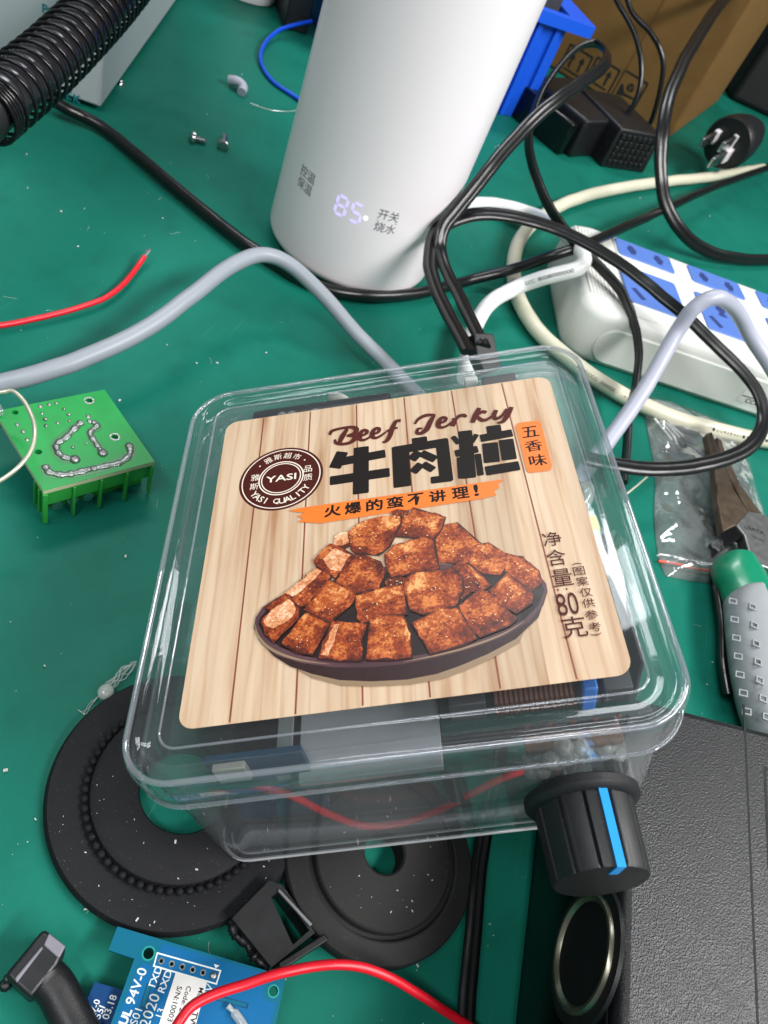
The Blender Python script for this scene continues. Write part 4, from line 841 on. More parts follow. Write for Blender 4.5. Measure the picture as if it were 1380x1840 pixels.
# ================================================================ POWER STRIP
b0, b1 = at(1138, 676), at(1361, 750); SH = 27.0
stf = frame(b0, b1 - b0, z=(0, 0, 1))
strip = thing('power_strip', 'ivory power strip with pale blue sockets at the right edge', 'power strip', b0)
X0, X1, Y1 = -42, 220, 82
mb = MB()
rings = []
for k, (inx, z) in enumerate(((3, 0), (1.2, 1.0), (.4, 4), (0, 12), (0, SH - 4.5), (1.4, SH - 1.4), (4.5, SH))):
    rings.append([stf @ Vector((x, y, z)) for x, y in rrect(X0 + inx, X1 - inx, inx * .6 - 1, Y1 + 1 - inx * .6, 12, 8)])
mb.loft(rings); mb.build('shell', K['ivory'], strip, smooth=50)
mb = MB(); mb.box(stf, X0 + 26, X1 - 8, 5, Y1 - 4, SH - .5, SH + .9, tx=.8, ty=.8); mb.build('top_plate', K['ivory'], strip, bevel=.6)
mb = MB()
for k in range(9): mb.box(stf, X0 + 4 + k * 1.9, X0 + 4.9 + k * 1.9, 14, Y1 - 6, SH - .5, SH + .35)
mb.build('grip_ribs', K['ivory'], strip, bevel=.2)
mb = MB()
q = [(X0 + 10 + 11 * math.cos(R_(a)), 13 + 10 * math.sin(R_(a))) for a in range(90, 271, 12)] + [(60, 3), (60, 23)]
mb.prism(frame(stf @ Vector((0, -.6, 0)), stf.to_3x3() @ Vector((1, 0, 0)), z=stf.to_3x3() @ Vector((0, -1, 0))), rrect(X0 + 13, X1 - 10, 2.5, SH - 5.5, 9, 8), -1, 1.3); mb.build('side_panel', K['ivory'], strip, bevel=.7, seg=3)
def st(px, py, z=SH + .9):
    q = stf.inverted() @ at(px, py, z); return q.x, q.y
P1, P2, P3, P4 = st(1236, 480), st(1328, 507), st(1340, 540), st(1247, 512)
pitch = st(1245, 523)[0] - st(1113, 482)[0]
def socket(x0, x1, y0, y1, big):
    r = MB(); r.prism(stf, rrect(x0, x1, y0, y1, 2.2, 4), SH + .6, SH + 1.5)
    s_ = r.build('socket', K['bluesock'], strip, bevel=.35)
    m = MB(); cx, cy = (x0 + x1) / 2, (y0 + y1) / 2; w_, h_ = x1 - x0, y1 - y0; z0, z1 = SH + 1.45, SH + 1.6
    def slot(x, y, w, h, a=0): m.box(stf @ Matrix.Translation((x, y, 0)) @ Matrix.Rotation(R_(a), 4, 'Z'), -w / 2, w / 2, -h / 2, h / 2, z0, z1)
    def keyhole(x, y): slot(x, y, 3.0, 8.5); m.prism(stf, circle(x, y, 2.9, 16), z0, z1 + .02)
    if big:
        keyhole(cx - w_ * .1, cy + h_ * .18); slot(cx - w_ * .1 + 0, cy + h_ * .02, 5, 2)
        slot(cx - w_ * .30, cy - h_ * .24, 3.2, 9, 30); slot(cx + w_ * .28, cy - h_ * .26, 3.2, 9, -30)
    else:
        keyhole(cx - w_ * .24, cy); keyhole(cx + w_ * .24, cy)
    m.build('slots', K['bluesockdark'], s_, smooth=0)
sy1 = (P1[1] + P2[1]) / 2; sy0 = (P3[1] + P4[1]) / 2
bx0, by1 = st(1245, 523); bx1, by0 = st(1353, 620)
print('strip', P1, P2, P3, P4, 'pitch', pitch, 'big', bx0, bx1, by0, by1)
for k in (-1, 0, 1, 2, 3):
    socket(min(P1[0], P4[0]) + pitch * k, (P2[0] + P3[0]) / 2 + pitch * k - 1, sy0 + 1.2, sy1 - .6, False); socket(bx0 + pitch * k, bx0 + pitch * k + (P2[0] - P1[0]) * .95, by0, by1, True)
# rating sticker on the front side
fs = frame(stf @ Vector((0, -2.0, 0)), stf.to_3x3() @ Vector((1, 0, 0)), z=stf.to_3x3() @ Vector((0, -1, 0)))
def fside(px, py):
    q = fs.inverted() @ on_plane(px, py, stf @ Vector((0, -2.0, 0)), stf.to_3x3() @ Vector((0, -1, 0))); return q.x, q.y
mb = MB(); c = [fside(*p) for p in ((1322, 718), (1352, 690), (1392, 712), (1390, 745))]; mb.prism(fs, c, 0, .08); sk = mb.build('rating_sticker', K['paper'], strip, smooth=0)
mb = MB(); q = fside(1349, 722); mb.text(fs, 'CCC', q[0] + 1, q[1], w=8.5, h=2.6, z=.1, th=.02, bold=.03); mb.prism(fs, [fside(*p) for p in ((1334, 709), (1368, 720), (1369, 722), (1334, 711))], .09, .12)
mb.build('sticker_print', K['ink'], sk, smooth=0)

# ================================================================ GREEN TERMINAL BOARD
TZ = 13.5
def T_(px, py): p = at(px, py, TZ + 1.6); return p
ta, tb, tc_, td = T_(78, 882), T_(278, 829), T_(188, 700), T_(-14, 745)
tfm = frame(ta, tb - ta, z=(0, 0, 1)); tw = (tb - ta).length; tdv = tfm.inverted() @ tc_; td2 = tfm.inverted() @ T_(28, 722)
tb_ = thing('terminal_board', 'green circuit board lying solder side up on green screw terminals', 'circuit board', Vector((ta.x, ta.y, 0)) + Vector((8, 8, 0)))
def tl(px, py): q = tfm.inverted() @ T_(px, py); return q.x, q.y
Z4 = lambda x, y: tl(x / 4.7586, 680 + y / 4.7586)
outl = [(0, 0), (tw, 0), (tdv.x, tdv.y), Z4(-60, 270), Z4(20, 330), (Z4(205, 660)[0], Z4(205, 660)[1])]
outl = [(0, 0), (tw, 0), (tdv.x, tdv.y), (tdv.x - tw * 1.0, tdv.y)]
holes = [(Z4(762, 190), 1.0), (Z4(982, 500), 1.0), (Z4(328, 628), .95), (Z4(130, 290), .85)]
mb = MB(); mb.curve2d(tfm, [outl] + [circle(h[0][0], h[0][1], h[1], 20)[::-1] for h in holes], -1.6, 0)
mb.build('board', K['pcbgreen'], tb_, smooth=0)
mb = MB(); mb.curve2d(tfm, [[(-.03, -.03), (tw + .03, -.03), (tdv.x + .03, tdv.y + .03), (tdv.x - tw - .03, tdv.y + .03)], [(.15, .15), (tdv.x - tw + .15, tdv.y - .15), (tdv.x - .15, tdv.y - .15), (tw - .15, .15)]], -1.5, -.12); mb.build('board_edge', K['pcbedge'], tb_, smooth=0)
mb = MB()
for h, r in holes[:2]: mb.curve2d(tfm, [circle(h[0], h[1], r * 1.5, 24), circle(h[0], h[1], r * .98, 24)[::-1]], 0, .08)
for p, r in (((345, 238), .7), ((420, 222), .55), ((482, 212), .55), ((360, 300), .5), ((392, 405), .55), ((492, 382), .5), ((740, 556), .45), ((148, 395), .6), ((198, 455), .65), ((232, 525), .6), ((755, 325), .75), ((765, 365), .75)):
    q = Z4(*p); mb.lathe(tfm @ Matrix.Translation((q[0], q[1], 0)), [(r, 0), (r * .8, .25), (r * .35, .3)], 14)
for p, r in (((388, 350), .6), ((625, 592), .5), ((588, 310), .55), ((595, 365), .45), ((548, 262), .5)): q = Z4(*p); mb.ball(tfm @ Vector((q[0], q[1], .1)), r, 10, 0, (1, 1, .8))
mb.build('solder_pads', K['solder'], tb_, smooth=60)
mb = MB()
for pts, w_ in (([(700, 370), (490, 545), (480, 620), (540, 690), (650, 700)], 2.6), ([(790, 370), (840, 420), (770, 470), (880, 640)], 2.4), ([(385, 745), (430, 815), (640, 815), (900, 755), (1110, 655), (1105, 570)], 2.9)):
    Q = smooth_path([Vector((*Z4(*p), 0)) for p in pts], 6)
    mb.tube([tfm @ Vector((q.x, q.y, .0)) for q in Q], w_ / 2, prof=[(-1, -.01), (1, -.01), (1, .03), (-1, .03)], side=tfm.to_3x3() @ Vector((0, 0, 1)))
mb.build('mask_tracks', mat('dark_green_mask', '#066b2c', .3, var=.1), tb_, smooth=0)
mb = MB(); rs = random.Random(4)
def bead(pts, w0, ends=1.3):
    w0 *= 1.45
    P = smooth_path([tfm @ Vector((*Z4(*p), .12)) for p in pts], 7); r = [w0 * (1 + .18 * math.sin(i * 1.1) + rs.uniform(-.1, .1)) for i in range(len(P))]
    r[-1] *= 1 + (ends - 1) * .5; r[-2] *= 1 + (ends - 1) * .5; r[-3] *= 1.1; r[0] *= .7
    mb.tube(P, r, 10, prof=[(math.cos(a * .6283), .55 * math.sin(a * .6283)) for a in range(10)]); mb.ball(P[-1], r[-1] * 1.1, 10, 0, (1, 1, .7))
bead([(700, 370), (640, 430), (560, 510), (490, 560), (490, 620), (540, 670), (640, 695)], .62, 1.6); bead([(790, 370), (830, 400), (770, 470), (810, 540), (850, 600), (878, 640)], .55, 1.8)
bead([(385, 745), (420, 800), (530, 825), (640, 810), (760, 778)], .68, 1.0); bead([(780, 775), (900, 750), (1030, 720), (1110, 650), (1105, 580)], .62, 1.6)
mb.build('solder_tracks', K['solder'], tb_, smooth=60)
ty1 = 7.5
mb = MB(); mb.box(tfm, .4, tw - .2, .5, ty1, -7.4, -1.7); mb.box(tfm, .6, tw - .4, 4.6, ty1 - .5, -TZ - 1.5, -7.4)
for k in range(5):
    x = .35 + k * (tw - 1.2) / 4; mb.box(tfm, x, x + .75, -.5, .8, -TZ - .9, -1.7)
for y in (2.0, 5.0): mb.box(tfm, -.5, .6, y, y + .7, -TZ + 1.5, -1.9)
mb.box(tfm, -.2, .6, -.4, .8, -TZ - .9, -1.7)
mb.build('screw_terminal', K['termgreen'], tb_, bevel=.15)
mb = MB()
for k in range(3): mb.lathe(tfm @ Matrix.Translation((4.2 + k * 4.4, 1.2, -9.3)) @ Matrix.Rotation(R_(80), 4, 'X'), [(1.6, 0), (1.5, .5), (.4, .6)], 14)
mb.build('terminal_screws', K['steel'], tb_)
mb = MB(); mb.box(tfm @ Matrix.Translation((tdv.x - tw + .6, tdv.y - 1.2, 0)), -2.5, 1.2, -1.2, 1.4, .02, 2.2); mb.build('glass_component', clear_mat('clear_glass', base=.1, haze=.15), tb_, bevel=.3)
# ================================================================ RUBBER DISCS
DC = Vector((-10.0, 65.0, 0)); dfm = Matrix.Translation(DC)
ds = thing('rubber_ring_cap', 'large black rubber ring with a circle of beads, under the clear box', 'rubber disc', DC)
mb = MB(); mb.lathe(dfm, [(10.2, 0), (29, 0), (30.2, .8), (30.4, 2), (29.6, 3.4), (27, 3.7), (23.4, 3.6), (22.2, 3.4), (21.3, 3.5), (20.8, 5.2), (20, 5.7), (12, 5.8), (10.6, 5.6), (10.2, 5.0)], 96, closed=True)
mb.build('disc', K['rubber'], ds, smooth=40)
mb = MB()
for k in range(64):
    a = 2 * math.pi * k / 64; mb.ball(DC + Vector((22.0 * math.cos(a), 22.0 * math.sin(a), 4.3)), .92, 10, 0, (1, 1, 1.15))
mb.build('bead_ring', K['rubber'], ds, smooth=80)
EC = Vector((39.4, 73.8, 0)); efm = Matrix.Translation(EC)
es = thing('rubber_foot_cap', 'plain gray black rubber disc with a small centre hole and moulded digits', 'rubber disc', EC)
mb = MB(); mb.lathe(efm, [(4.9, 0), (23.4, 0), (24, .5), (24, 3.6), (23.6, 4.2), (19.3, 5.4), (18.9, 5.3), (18.5, 4.3), (17.6, 4.3), (17.3, 5.9), (16.9, 6.3), (5.5, 6.3), (5.0, 5.9), (4.9, 5.4)], 96, closed=True)
mb.build('disc', K['rubber2'], es, smooth=24)
mb = MB()
for ch, p in zip('5063', ((803, 1520), (806, 1540), (804, 1558), (800, 1576))): q = at(*p, 6.3); mb.text(Matrix.Translation((q.x, q.y, 6.3)), ch, 0, 0, h=1.9, z=0, th=.2, rot=R_(-70))
mb.build('moulded_digits', K['rubber2'], es, smooth=0)

# ================================================================ BLACK CLIP (open bracket) between the discs and the blue board
cb = thing('black_bracket', 'rough-edged black plastic bracket with a square opening, between the two rubber discs', 'bracket', at(495, 1665, 0))
bh = 7
def B_(px, py, z): return at(px, py, z)
cpoly = [(415, 1645), (484, 1578), (512, 1592), (575, 1688), (500, 1750), (482, 1742)]
def flat(px_pts, z): return [(at(x, y, z).x, at(x, y, z).y) for x, y in px_pts]
mb = MB(); outer_ = flat([(417, 1650), (484, 1582), (508, 1590), (566, 1676), (488, 1738)], bh); hole_ = flat([(487, 1612), (505, 1600), (556, 1672), (526, 1698)], bh)
hole_ = hole_[::-1]
mb.curve2d(I4, [outer_, hole_], 0, bh); mb.build('frame', K['black'], cb, bevel=.25)
mb = MB(); mb.prism(I4, flat([(500, 1600), (503, 1597), (562, 1660), (558, 1664)], bh + 1), bh, bh + .8); mb.build('gray_rib', mat('gray_rib_plastic', '#6f7274', .5), cb, bevel=.1)
mb = MB(); a, b = at(490, 1742, 0), at(572, 1690, 0); fr = frame(a, b - a, z=(0, 0, 1)); mb.box(fr, 0, (b - a).length, -1.2, .4, 0, bh - .8); mb.build('front_lip', K['black'], cb, bevel=.3)
mb = MB(); rg = random.Random(9); P = [at(x + rg.uniform(-4, 4), y + rg.uniform(-4, 4), bh * .55) for x, y in ((416, 1655), (424, 1670), (430, 1684), (441, 1698), (450, 1708), (462, 1720), (470, 1732), (482, 1742))]
mb.tube(smooth_path(P, 4), [1.0 + rg.uniform(-.35, .45) for _ in range(29)], 7); mb.build('ragged_edge', K['black'], cb, smooth=60)

# ================================================================ BLACK PLUG HEAD bottom left
ph = thing('angled_plug', 'black moulded angled plug on a thick flex in the bottom left corner', 'plug', at(70, 1760, 0))
hz = 9
mb = MB(); mb.prism(I4, flat([(8, 1752), (78, 1668), (90, 1676), (120, 1700), (104, 1735), (55, 1795)], hz), 1, hz); mb.build('plug_head', K['black'], ph, bevel=.8, seg=3)
mb = MB(); mb.prism(I4, flat([(88, 1676), (118, 1700), (106, 1722), (78, 1698)], hz + .4), hz - .6, hz + .4); mb.prism(I4, flat([(26, 1758), (30, 1766), (78, 1703), (75, 1699)], hz + .4), hz - .6, hz + .4); mb.build('gray_face', mat('gray_plug_face', '#77757e', .5, var=.1), ph, bevel=.3)
mb = MB(); P = smooth_path([at(*p) for p in ((78, 1752, 6), (100, 1775, 5.5), (118, 1808, 5), (140, 1850, 4.5), (165, 1900, 4.5))], 6); mb.tube(P, [3.9, 3.9] + [3.7] * (len(P) - 2), 16, prof=[(math.cos(k * .3927), .8 * math.sin(k * .3927)) for k in range(16)]); mb.build('strain_relief', K['black'], ph, smooth=60)
mb = MB(); mb.ball(at(10, 1770, 3), 1.3, 8); mb.ball(at(14, 1758, 5), .9, 8); mb.build('plug_burr', K['black'], ph)

# ================================================================ BLUE CIRCUIT BOARDS at the bottom
PZ = 6.0
Z5 = lambda x, y: (140 + x / 3.45, 1640 + y / 3.45)
pa, pb_ = at(*Z5(245, 85), PZ), at(*Z5(1290, 395), PZ)
pfm = frame(pa, pb_ - pa, z=(0, 0, 1))
def pl(x, y, z=PZ): q = pfm.inverted() @ at(*Z5(x, y), z); return q.x, q.y
wb = thing('blue_circuit_board', 'blue module circuit board with white printing and a paper label at the bottom edge', 'circuit board', Vector((pa.x + 8, pa.y - 8, 0)))
O_ = [pl(245, 85), pl(1290, 395), pl(1180, 900), pl(150, 840), pl(350, 285), pl(190, 232)]
H_ = [(pl(438, 252), 1.05), (pl(1212, 487), .95)]
pins = [pl(517 + k * 64.6, 300 + k * 18) for k in range(6)]
mb = MB(); mb.curve2d(pfm, [O_] + [circle(h[0][0], h[0][1], h[1], 24)[::-1] for h in H_] + [circle(p[0], p[1], .36, 14)[::-1] for p in pins], -1.2, 0); mb.build('board', K['pcbblue'], wb, smooth=0)
mb = MB(); mb.curve2d(pfm, [[pl(525, 190), pl(1168, 378), pl(1150, 440), pl(1145, 520), pl(1180, 550), pl(1225, 555), pl(1150, 900), pl(160, 840), pl(380, 330), pl(405, 312), pl(470, 330), pl(500, 250)]] + [circle(p[0], p[1], .55, 14)[::-1] for p in pins], 0.0, .03); mb.build('copper_pour', K['pcbtrace'], wb, smooth=0)
tealring = mat('teal_ring', '#1d8f86', .4)
for k, h in enumerate(H_): mb = MB(); mb.curve2d(pfm, [circle(h[0][0], h[0][1], h[1] * 1.3, 24), circle(h[0][0], h[0][1], h[1], 24)[::-1]], 0.02, .05); mb.build('hole_ring', tealring, wb, smooth=0)
mb = MB()
for p in pins[:5]: mb.curve2d(pfm, [circle(p[0], p[1], .62, 20), circle(p[0], p[1], .37, 20)[::-1]], .03, .09)
mb.ball(pfm @ Vector((pins[5][0], pins[5][1], .05)), .75, 12, 0, (1, 1, .5)); mb.build('pin_pads', K['solder'], wb, smooth=50)
mb = MB()
def sline(mb, pts, w_, z=.035, close=False):
    Q = [Vector(pl(*p)) for p in pts]; Q = Q + [Q[0]] if close else Q
    for a, b in zip(Q, Q[1:]):
        d = (b - a).normalized(); n = Vector((-d.y, d.x)) * w_ / 2; e = d * w_ / 2; mb.prism(pfm, [tuple(a - e - n), tuple(b + e - n), tuple(b + e + n), tuple(a - e + n)], z, z + .015)
fm_ = [(492, 250), (884, 360), (858, 442), (470, 330)]
for k in range(4): sline(mb, [fm_[k], fm_[(k + 1) % 4]], .28, .035 + .017 * (k % 2))
mb.prism(pfm, [pl(842, 318), pl(878, 328), pl(854, 344)], .035, .06)
def stext(mb, body, c, e, h, z=.036, **kw):
    """text centred at c, reading direction towards e (zoom pixels), height h mm"""
    a, b = Vector(pl(*c)), Vector(pl(*e)); d = b - a; mb.text(pfm, body, a.x, a.y, h=h, z=z, th=.02, rot=math.atan2(d.y, d.x), **kw)
stext(mb, '94V-0', (362, 455), (392, 375), 1.92, bold=.01); stext(mb, 'TXD', (478, 402), (500, 345), 1.41, bold=.01); stext(mb, 'RXD', (540, 425), (562, 368), 1.41, bold=.01); stext(mb, '3V', (808, 482), (825, 440), 1.41)
stext(mb, 'S01', (360, 645), (392, 560), 1.48); stext(mb, '2020', (445, 605), (490, 480), 2.00); stext(mb, '13', (508, 620), (530, 560), 1.26)
stext(mb, 'UL', (295, 645), (330, 560), 1.70, bold=.04)
mb.build('silkscreen', K['silk'], wb, smooth=0)
mb = MB(); sline(mb, [(438, 460), (405, 575)], 1.1, .032); sline(mb, [(525, 360), (492, 462)], .5, .032); sline(mb, [(835, 520), (1040, 575)], 1.0, .032); mb.build('board_slots', K['pcbdark'], wb, smooth=0)
mb = MB(); sline(mb, [(436, 466), (408, 570)], .75, .05); sline(mb, [(845, 524), (1034, 573)], .65, .05); mb.build('slot_pour', K['pcbblue'], wb, smooth=0)
mb = MB(); mb.prism(pfm, [pl(605, 375), pl(800, 432), pl(690, 850), pl(470, 790)], .07, .16); pal = mb.build('paper_label', K['paper'], wb, smooth=0)
mb = MB(); stext(mb, 'Mode', (752, 520), (730, 600), .95, .165, bold=.01); stext(mb, 'TW', (715, 665), (697, 735), 1.2, .165, bold=.02); stext(mb, 'Code: 2', (665, 535), (640, 615), 1.0, .165, bold=.01); stext(mb, 'S/N:10003', (600, 565), (578, 640), 1.05, .165, bold=.01); mb.build('label_print', K['ink'], pal, smooth=0)
mb = MB(); P = [pfm @ Vector((*pl(*p), z)) for p, z in (((925, 580), .9), ((975, 635), .8), ((1020, 700), .7), ((1060, 780), .6))]; mb.tube(smooth_path(P, 5), [.6, .55, .5, .45] + [.9] * 12, 10); mb.build('glue_thread', K['glue'], wb, smooth=60)
nb_ = thing('navy_circuit_board', 'small navy circuit board with fine white printing left of the blue board', 'circuit board', at(170, 1800, 0))
nz_ = 3.5
nfm = frame(at(*Z5(110, 430), nz_), at(*Z5(275, 480), nz_) - at(*Z5(110, 430), nz_), z=(0, 0, 1))
def nl(x, y): q = nfm.inverted() @ at(*Z5(x, y), nz_); return q.x, q.y
mb = MB(); mb.prism(nfm, [nl(105, 430), nl(330, 492), nl(250, 860), nl(-60, 800)], -1.0, 0); mb.build('board', K['pcbnavy'], nb_, smooth=0)
mb = MB()
for body, c, e, h in (('03.18', (196, 585), (222, 515), 1.35), ('E94V-0', (88, 625), (110, 570), 1.2), ('4355I', (118, 650), (142, 600), 1.3)):
    a, b = Vector(nl(*c)), Vector(nl(*e)); d = b - a; mb.text(nfm, body, a.x, a.y, h=h, z=.02, th=.02, rot=math.atan2(d.y, d.x), bold=.01)
mb.build('silkscreen', K['silk'], nb_, smooth=0)

# ================================================================ ZIP BAG AND PLIERS (right)
bagpx = [[(1150, 713), (1200, 722), (1262, 745), (1322, 768)], [(1163, 775), (1215, 790), (1280, 812), (1345, 830)], [(1176, 850), (1230, 862), (1300, 880), (1362, 890)], [(1175, 930), (1235, 945), (1310, 955), (1385, 960)], [(1182, 1000), (1240, 1012), (1310, 1022), (1395, 1025)], [(1195, 1036), (1250, 1046), (1315, 1052), (1400, 1056)]]
rb = random.Random(21)
def bagsheet(zf, n=8):
    cols = [smooth_path([at(*row[k], 0) for row in bagpx], n) for k in range(4)]
    rows = [smooth_path([c[i] for c in cols], 9) for i in range(len(cols[0]))]
    V, F = [], []; m = len(rows[0])
    for i, r in enumerate(rows):
        for j, p in enumerate(r):
            e = min(1, min(i, len(rows) - 1 - i) / 5, min(j, m - 1 - j) / 5)
            V.append(Vector((p.x, p.y, zf(p, e))))
    for i in range(len(rows) - 1):
        for j in range(m - 1): F.append((i * m + j, i * m + j + 1, (i + 1) * m + j + 1, (i + 1) * m + j))
    return V, F
def bz(p, e): q = Vector((p.x * .09, p.y * .09, 0)); return .5 + e * (4.2 + 2.4 * noise.noise(q) + 1.3 * noise.noise(q * 3.1)) + .5 * noise.noise(q * 5)
bag = thing('zip_bag', 'clear zip-lock bag of header pins lying under the rusty pliers', 'plastic bag', at(1260, 900, 0))
mb = MB(); V, F = bagsheet(bz); n = len(V); V2 = [v - Vector((0, 0, .12)) for v in V]; mb.add(V, F); mb.add(V2, F)
mb.build('top_film', K['film'], bag, smooth=80)
mb = MB(); V, F = bagsheet(lambda p, e: .25); mb.add(V, F); mb.add([v - Vector((0, 0, .12)) for v in V], F); mb.build('bottom_film', K['film'], bag, smooth=80)
mb = MB(); P = smooth_path([at(*p, 1.6) for p in ((1183, 1008), (1215, 1013), (1250, 1022), (1310, 1030), (1390, 1034))], 6); mb.tube(P, .55, 8); mb.build('red_zip_line', mat('orange_red_zip', '#d24a22', .4), bag, smooth=60)
mb = MB(); P = smooth_path([at(x, y - 9, 1.7) for x, y in ((1183, 1005), (1215, 1010), (1250, 1019), (1310, 1027), (1390, 1031))], 6); mb.tube(P, 1.1, 8); mb.build('zip_track', K['film'], bag, smooth=60)
for k in range(4):
    mb = MB(); a = at(1176 + k * 9 - (k == 3) * 2, 752 + k * 3, 3); b = at(1207 + k * 7, 790 - k * 2, 3); mb.tube([a, b], .55, 6); tag(mb.build('header_pin', K['whitecable'], smooth=60), 'thin silver header pin in the zip bag, in a row near its corner', 'pin', 'header pins in the zip bag')
for p, sq, r, c_, lab in (((1205, 806), (1.1, .8, .5), 3.2, '#2b3436', 'dark gray lump in the zip bag near its left edge'), ((1262, 812), (1, .8, .5), 2.8, '#c9cfca', 'pale lump in the zip bag beside the tip of the pliers'), ((1238, 790), (1.5, .8, .4), 3.0, '#6d7674', 'mid gray lump at the top middle of the zip bag'), ((1262, 930), (.7, .9, .4), 1.6, '#d6dedb', 'small white bead alone in the lower part of the zip bag')):
    mb = MB(); mb.ball(at(*p, 2.4), r, 12, 0, sq); tag(mb.build('small_component', mat('bag_content', c_, .5, var=.3, vscale=.5), smooth=60), lab, 'component')
pz = 12
pv = thing('pliers', 'long-nose pliers with rusty jaws and green and gray grips, right edge', 'pliers', at(1330, 1050, 0))
def PL(pts, z): return [(at(x, y, z).x, at(x, y, z).y) for x, y in pts]
mb = MB(); mb.prism(I4, PL([(1270, 778), (1280, 775), (1300, 830), (1320, 880), (1345, 920), (1350, 950), (1322, 944), (1300, 955), (1289, 900), (1284, 840)], pz), pz - 4, pz); mb.build('jaw', K['rust'], pv, bevel=.7, seg=3)
mb = MB(); mb.prism(I4, PL([(1288, 784), (1298, 790), (1305, 812), (1332, 870), (1372, 925), (1382, 955), (1345, 918), (1318, 870), (1296, 820)], pz - 1), pz - 5, pz - 1.2); mb.build('jaw', K['rust'], pv, bevel=.6, seg=3)
mb = MB(); mb.prism(I4, PL([(1296, 957), (1325, 940), (1337, 962), (1300, 985)], pz), 3, pz - .3); mb.build('cutter', K['blackgloss'], pv, bevel=.3)
mb = MB(); mb.prism(I4, PL([(1322, 944), (1345, 920), (1372, 925), (1420, 960), (1425, 1040), (1350, 1010), (1337, 962)], pz), pz - 5, pz + .4); jt = mb.build('joint_plate', K['plier'], pv, bevel=.5)
jf = gframe((1340, 947), (1378, 962), pz + .4)
mb = MB(); q = jf.inverted() @ at(1358, 953, pz + .4); mb.text(jf, 'SATA', q.x + .3, q.y, w=7.5, h=2.1, z=.02, th=.03, bold=.03)
q = jf.inverted() @ at(1343, 950, pz + .4); mb.curve2d(jf, [circle(q.x - .6, q.y, .85, 18), circle(q.x - .6, q.y, .6, 18)[::-1]], .02, .05); q = jf.inverted() @ at(1362, 968, pz + .4); mb.text(jf, '70102', q.x, q.y, w=6, h=1.5, z=.02, th=.03)
mb.build('maker_print', K['ink'], jt, smooth=0)
# the grip: a lofted green body with a gray soft panel on top
hp = [((1322, 1005), 34, 10), ((1330, 1030), 52, 10), ((1345, 1065), 52, 10), ((1362, 1120), 56, 10), ((1368, 1180), 58, 10), ((1376, 1240), 56, 10), ((1390, 1300), 50, 9), ((1410, 1360), 44, 8)]
def grip(width, zoff, hz_, flat_=1.0, sel=hp):
    C_ = smooth_path([at(x, y, z) for (x, y), w_, z in sel], 6); W_ = smooth_path([Vector((w_, 0, 0)) for _, w_, _ in sel], 6); rings = []
    for i, c in enumerate(C_):
        t = (C_[min(i + 1, len(C_) - 1)] - C_[max(i - 1, 0)]); t.z = 0; t.normalize(); sd = Vector((-t.y, t.x, 0)); r = px_radius(c, W_[i].x * 2) * width
        e = 1 if 0 < i < len(C_) - 1 else .55
        rings.append([c + sd * math.cos(a) * r * e + Vector((0, 0, zoff + math.sin(a) * hz_ * e)) for a in [k * math.pi / 12 for k in range(24)]])
    return rings
mb = MB(); mb.loft(grip(1, -1, 8)); mb.build('grip', K['pgreen'], pv, smooth=60)
gsel = [((1348, 1066), 10, 10.5), ((1346, 1076), 36, 10.5), ((1349, 1095), 48, 10.5), ((1358, 1125), 56, 10.5), ((1366, 1180), 59, 10.5), ((1374, 1240), 57, 10.5), ((1388, 1300), 51, 9.5), ((1408, 1360), 45, 8.5)]
mb = MB(); mb.loft(grip(1, -.7, 8.3, sel=gsel)); gp = mb.build('soft_grip', K['pgray'], pv, smooth=60)
mb = MB()
for k in range(7):
    for off in (-13, 27):
        c = at(1328 + k * 3.2 + off * .9 + (k > 4) * (k - 4) * 3, 1083 + k * 33 + off * .25, 17.6 - (off == 27) * .2 - (off == -13) * .9); fr = frame(c, (1, .25, 0), z=(-.25 if off < 0 else .05, -.1, 1))
        V = [(-1.6, -1.1), (1.3, -1.4), (1.7, 1.0), (-1.1, 1.2)]; mb.curve2d(fr, [V, [(x * .72, y * .66) for x, y in V][::-1]], -.6, .12)
mb.build('grip_pattern', K['pgray'], gp, smooth=0)
for k, dx in ((0, 0), (1, -70)):
    pass
mb = MB(); P = smooth_path([at(*p) for p in ((1290, 1010, 6), (1287, 1050, 5), (1296, 1120, 5), (1298, 1190, 5), (1308, 1250, 5))], 6); mb.tube(P, [1.5] * len(P), 8); mb.build('black_rod', K['blackgloss'], pv, smooth=60)  # thin glossy black rod along the left of the grip

# ================================================================ FAR BACK: blue bin, cardboard box, power bricks, plug, cup
a, b = at(945, 217, 0), at(893, 203, 0)
bx = (a - b).normalized(); blf = frame(a, bx, z=(0, 0, 1)); bw = 150
bin_ = thing('storage_bin', 'bright blue plastic storage bin standing behind the white kettle', 'bin', a)
bzh = 62
mb = MB(); mb.curve2d(blf, [rrect(-bw, 0, 0, 95, 3, 4), rrect(-bw + 2, -2, 2, 93, 2, 4)[::-1]], 2, bzh); mb.box(blf, -bw, 0, 0, 95, 0, 2.5)
mb.build('walls', K['blue'], bin_, bevel=.4)
mb = MB(); mb.curve2d(blf, [rrect(-bw - 5, 16, -6, 100, 3, 4), rrect(-bw + 2.2, -2.2, 2.2, 93, 2, 4)[::-1]], bzh, bzh + 7); mb.build('rim', K['blue'], bin_, bevel=.8)
mb = MB()
for x in (-8, -22, -36): mb.box(blf, x - 2, x + 2, -2.5, .1, 0, bzh)
for y in (10, 35, 60): mb.box(blf, -.1, 2.5, y, y + 4, 0, bzh)
mb.build('ribs', K['blue'], bin_, bevel=.5)
mb = MB(); mb.box(blf, -60, -6, 12, 60, 20, bzh + 14); tag(mb.build('dark_part', K['darkgray'], bevel=1), 'dark gray part sticking out of the blue bin', 'part')
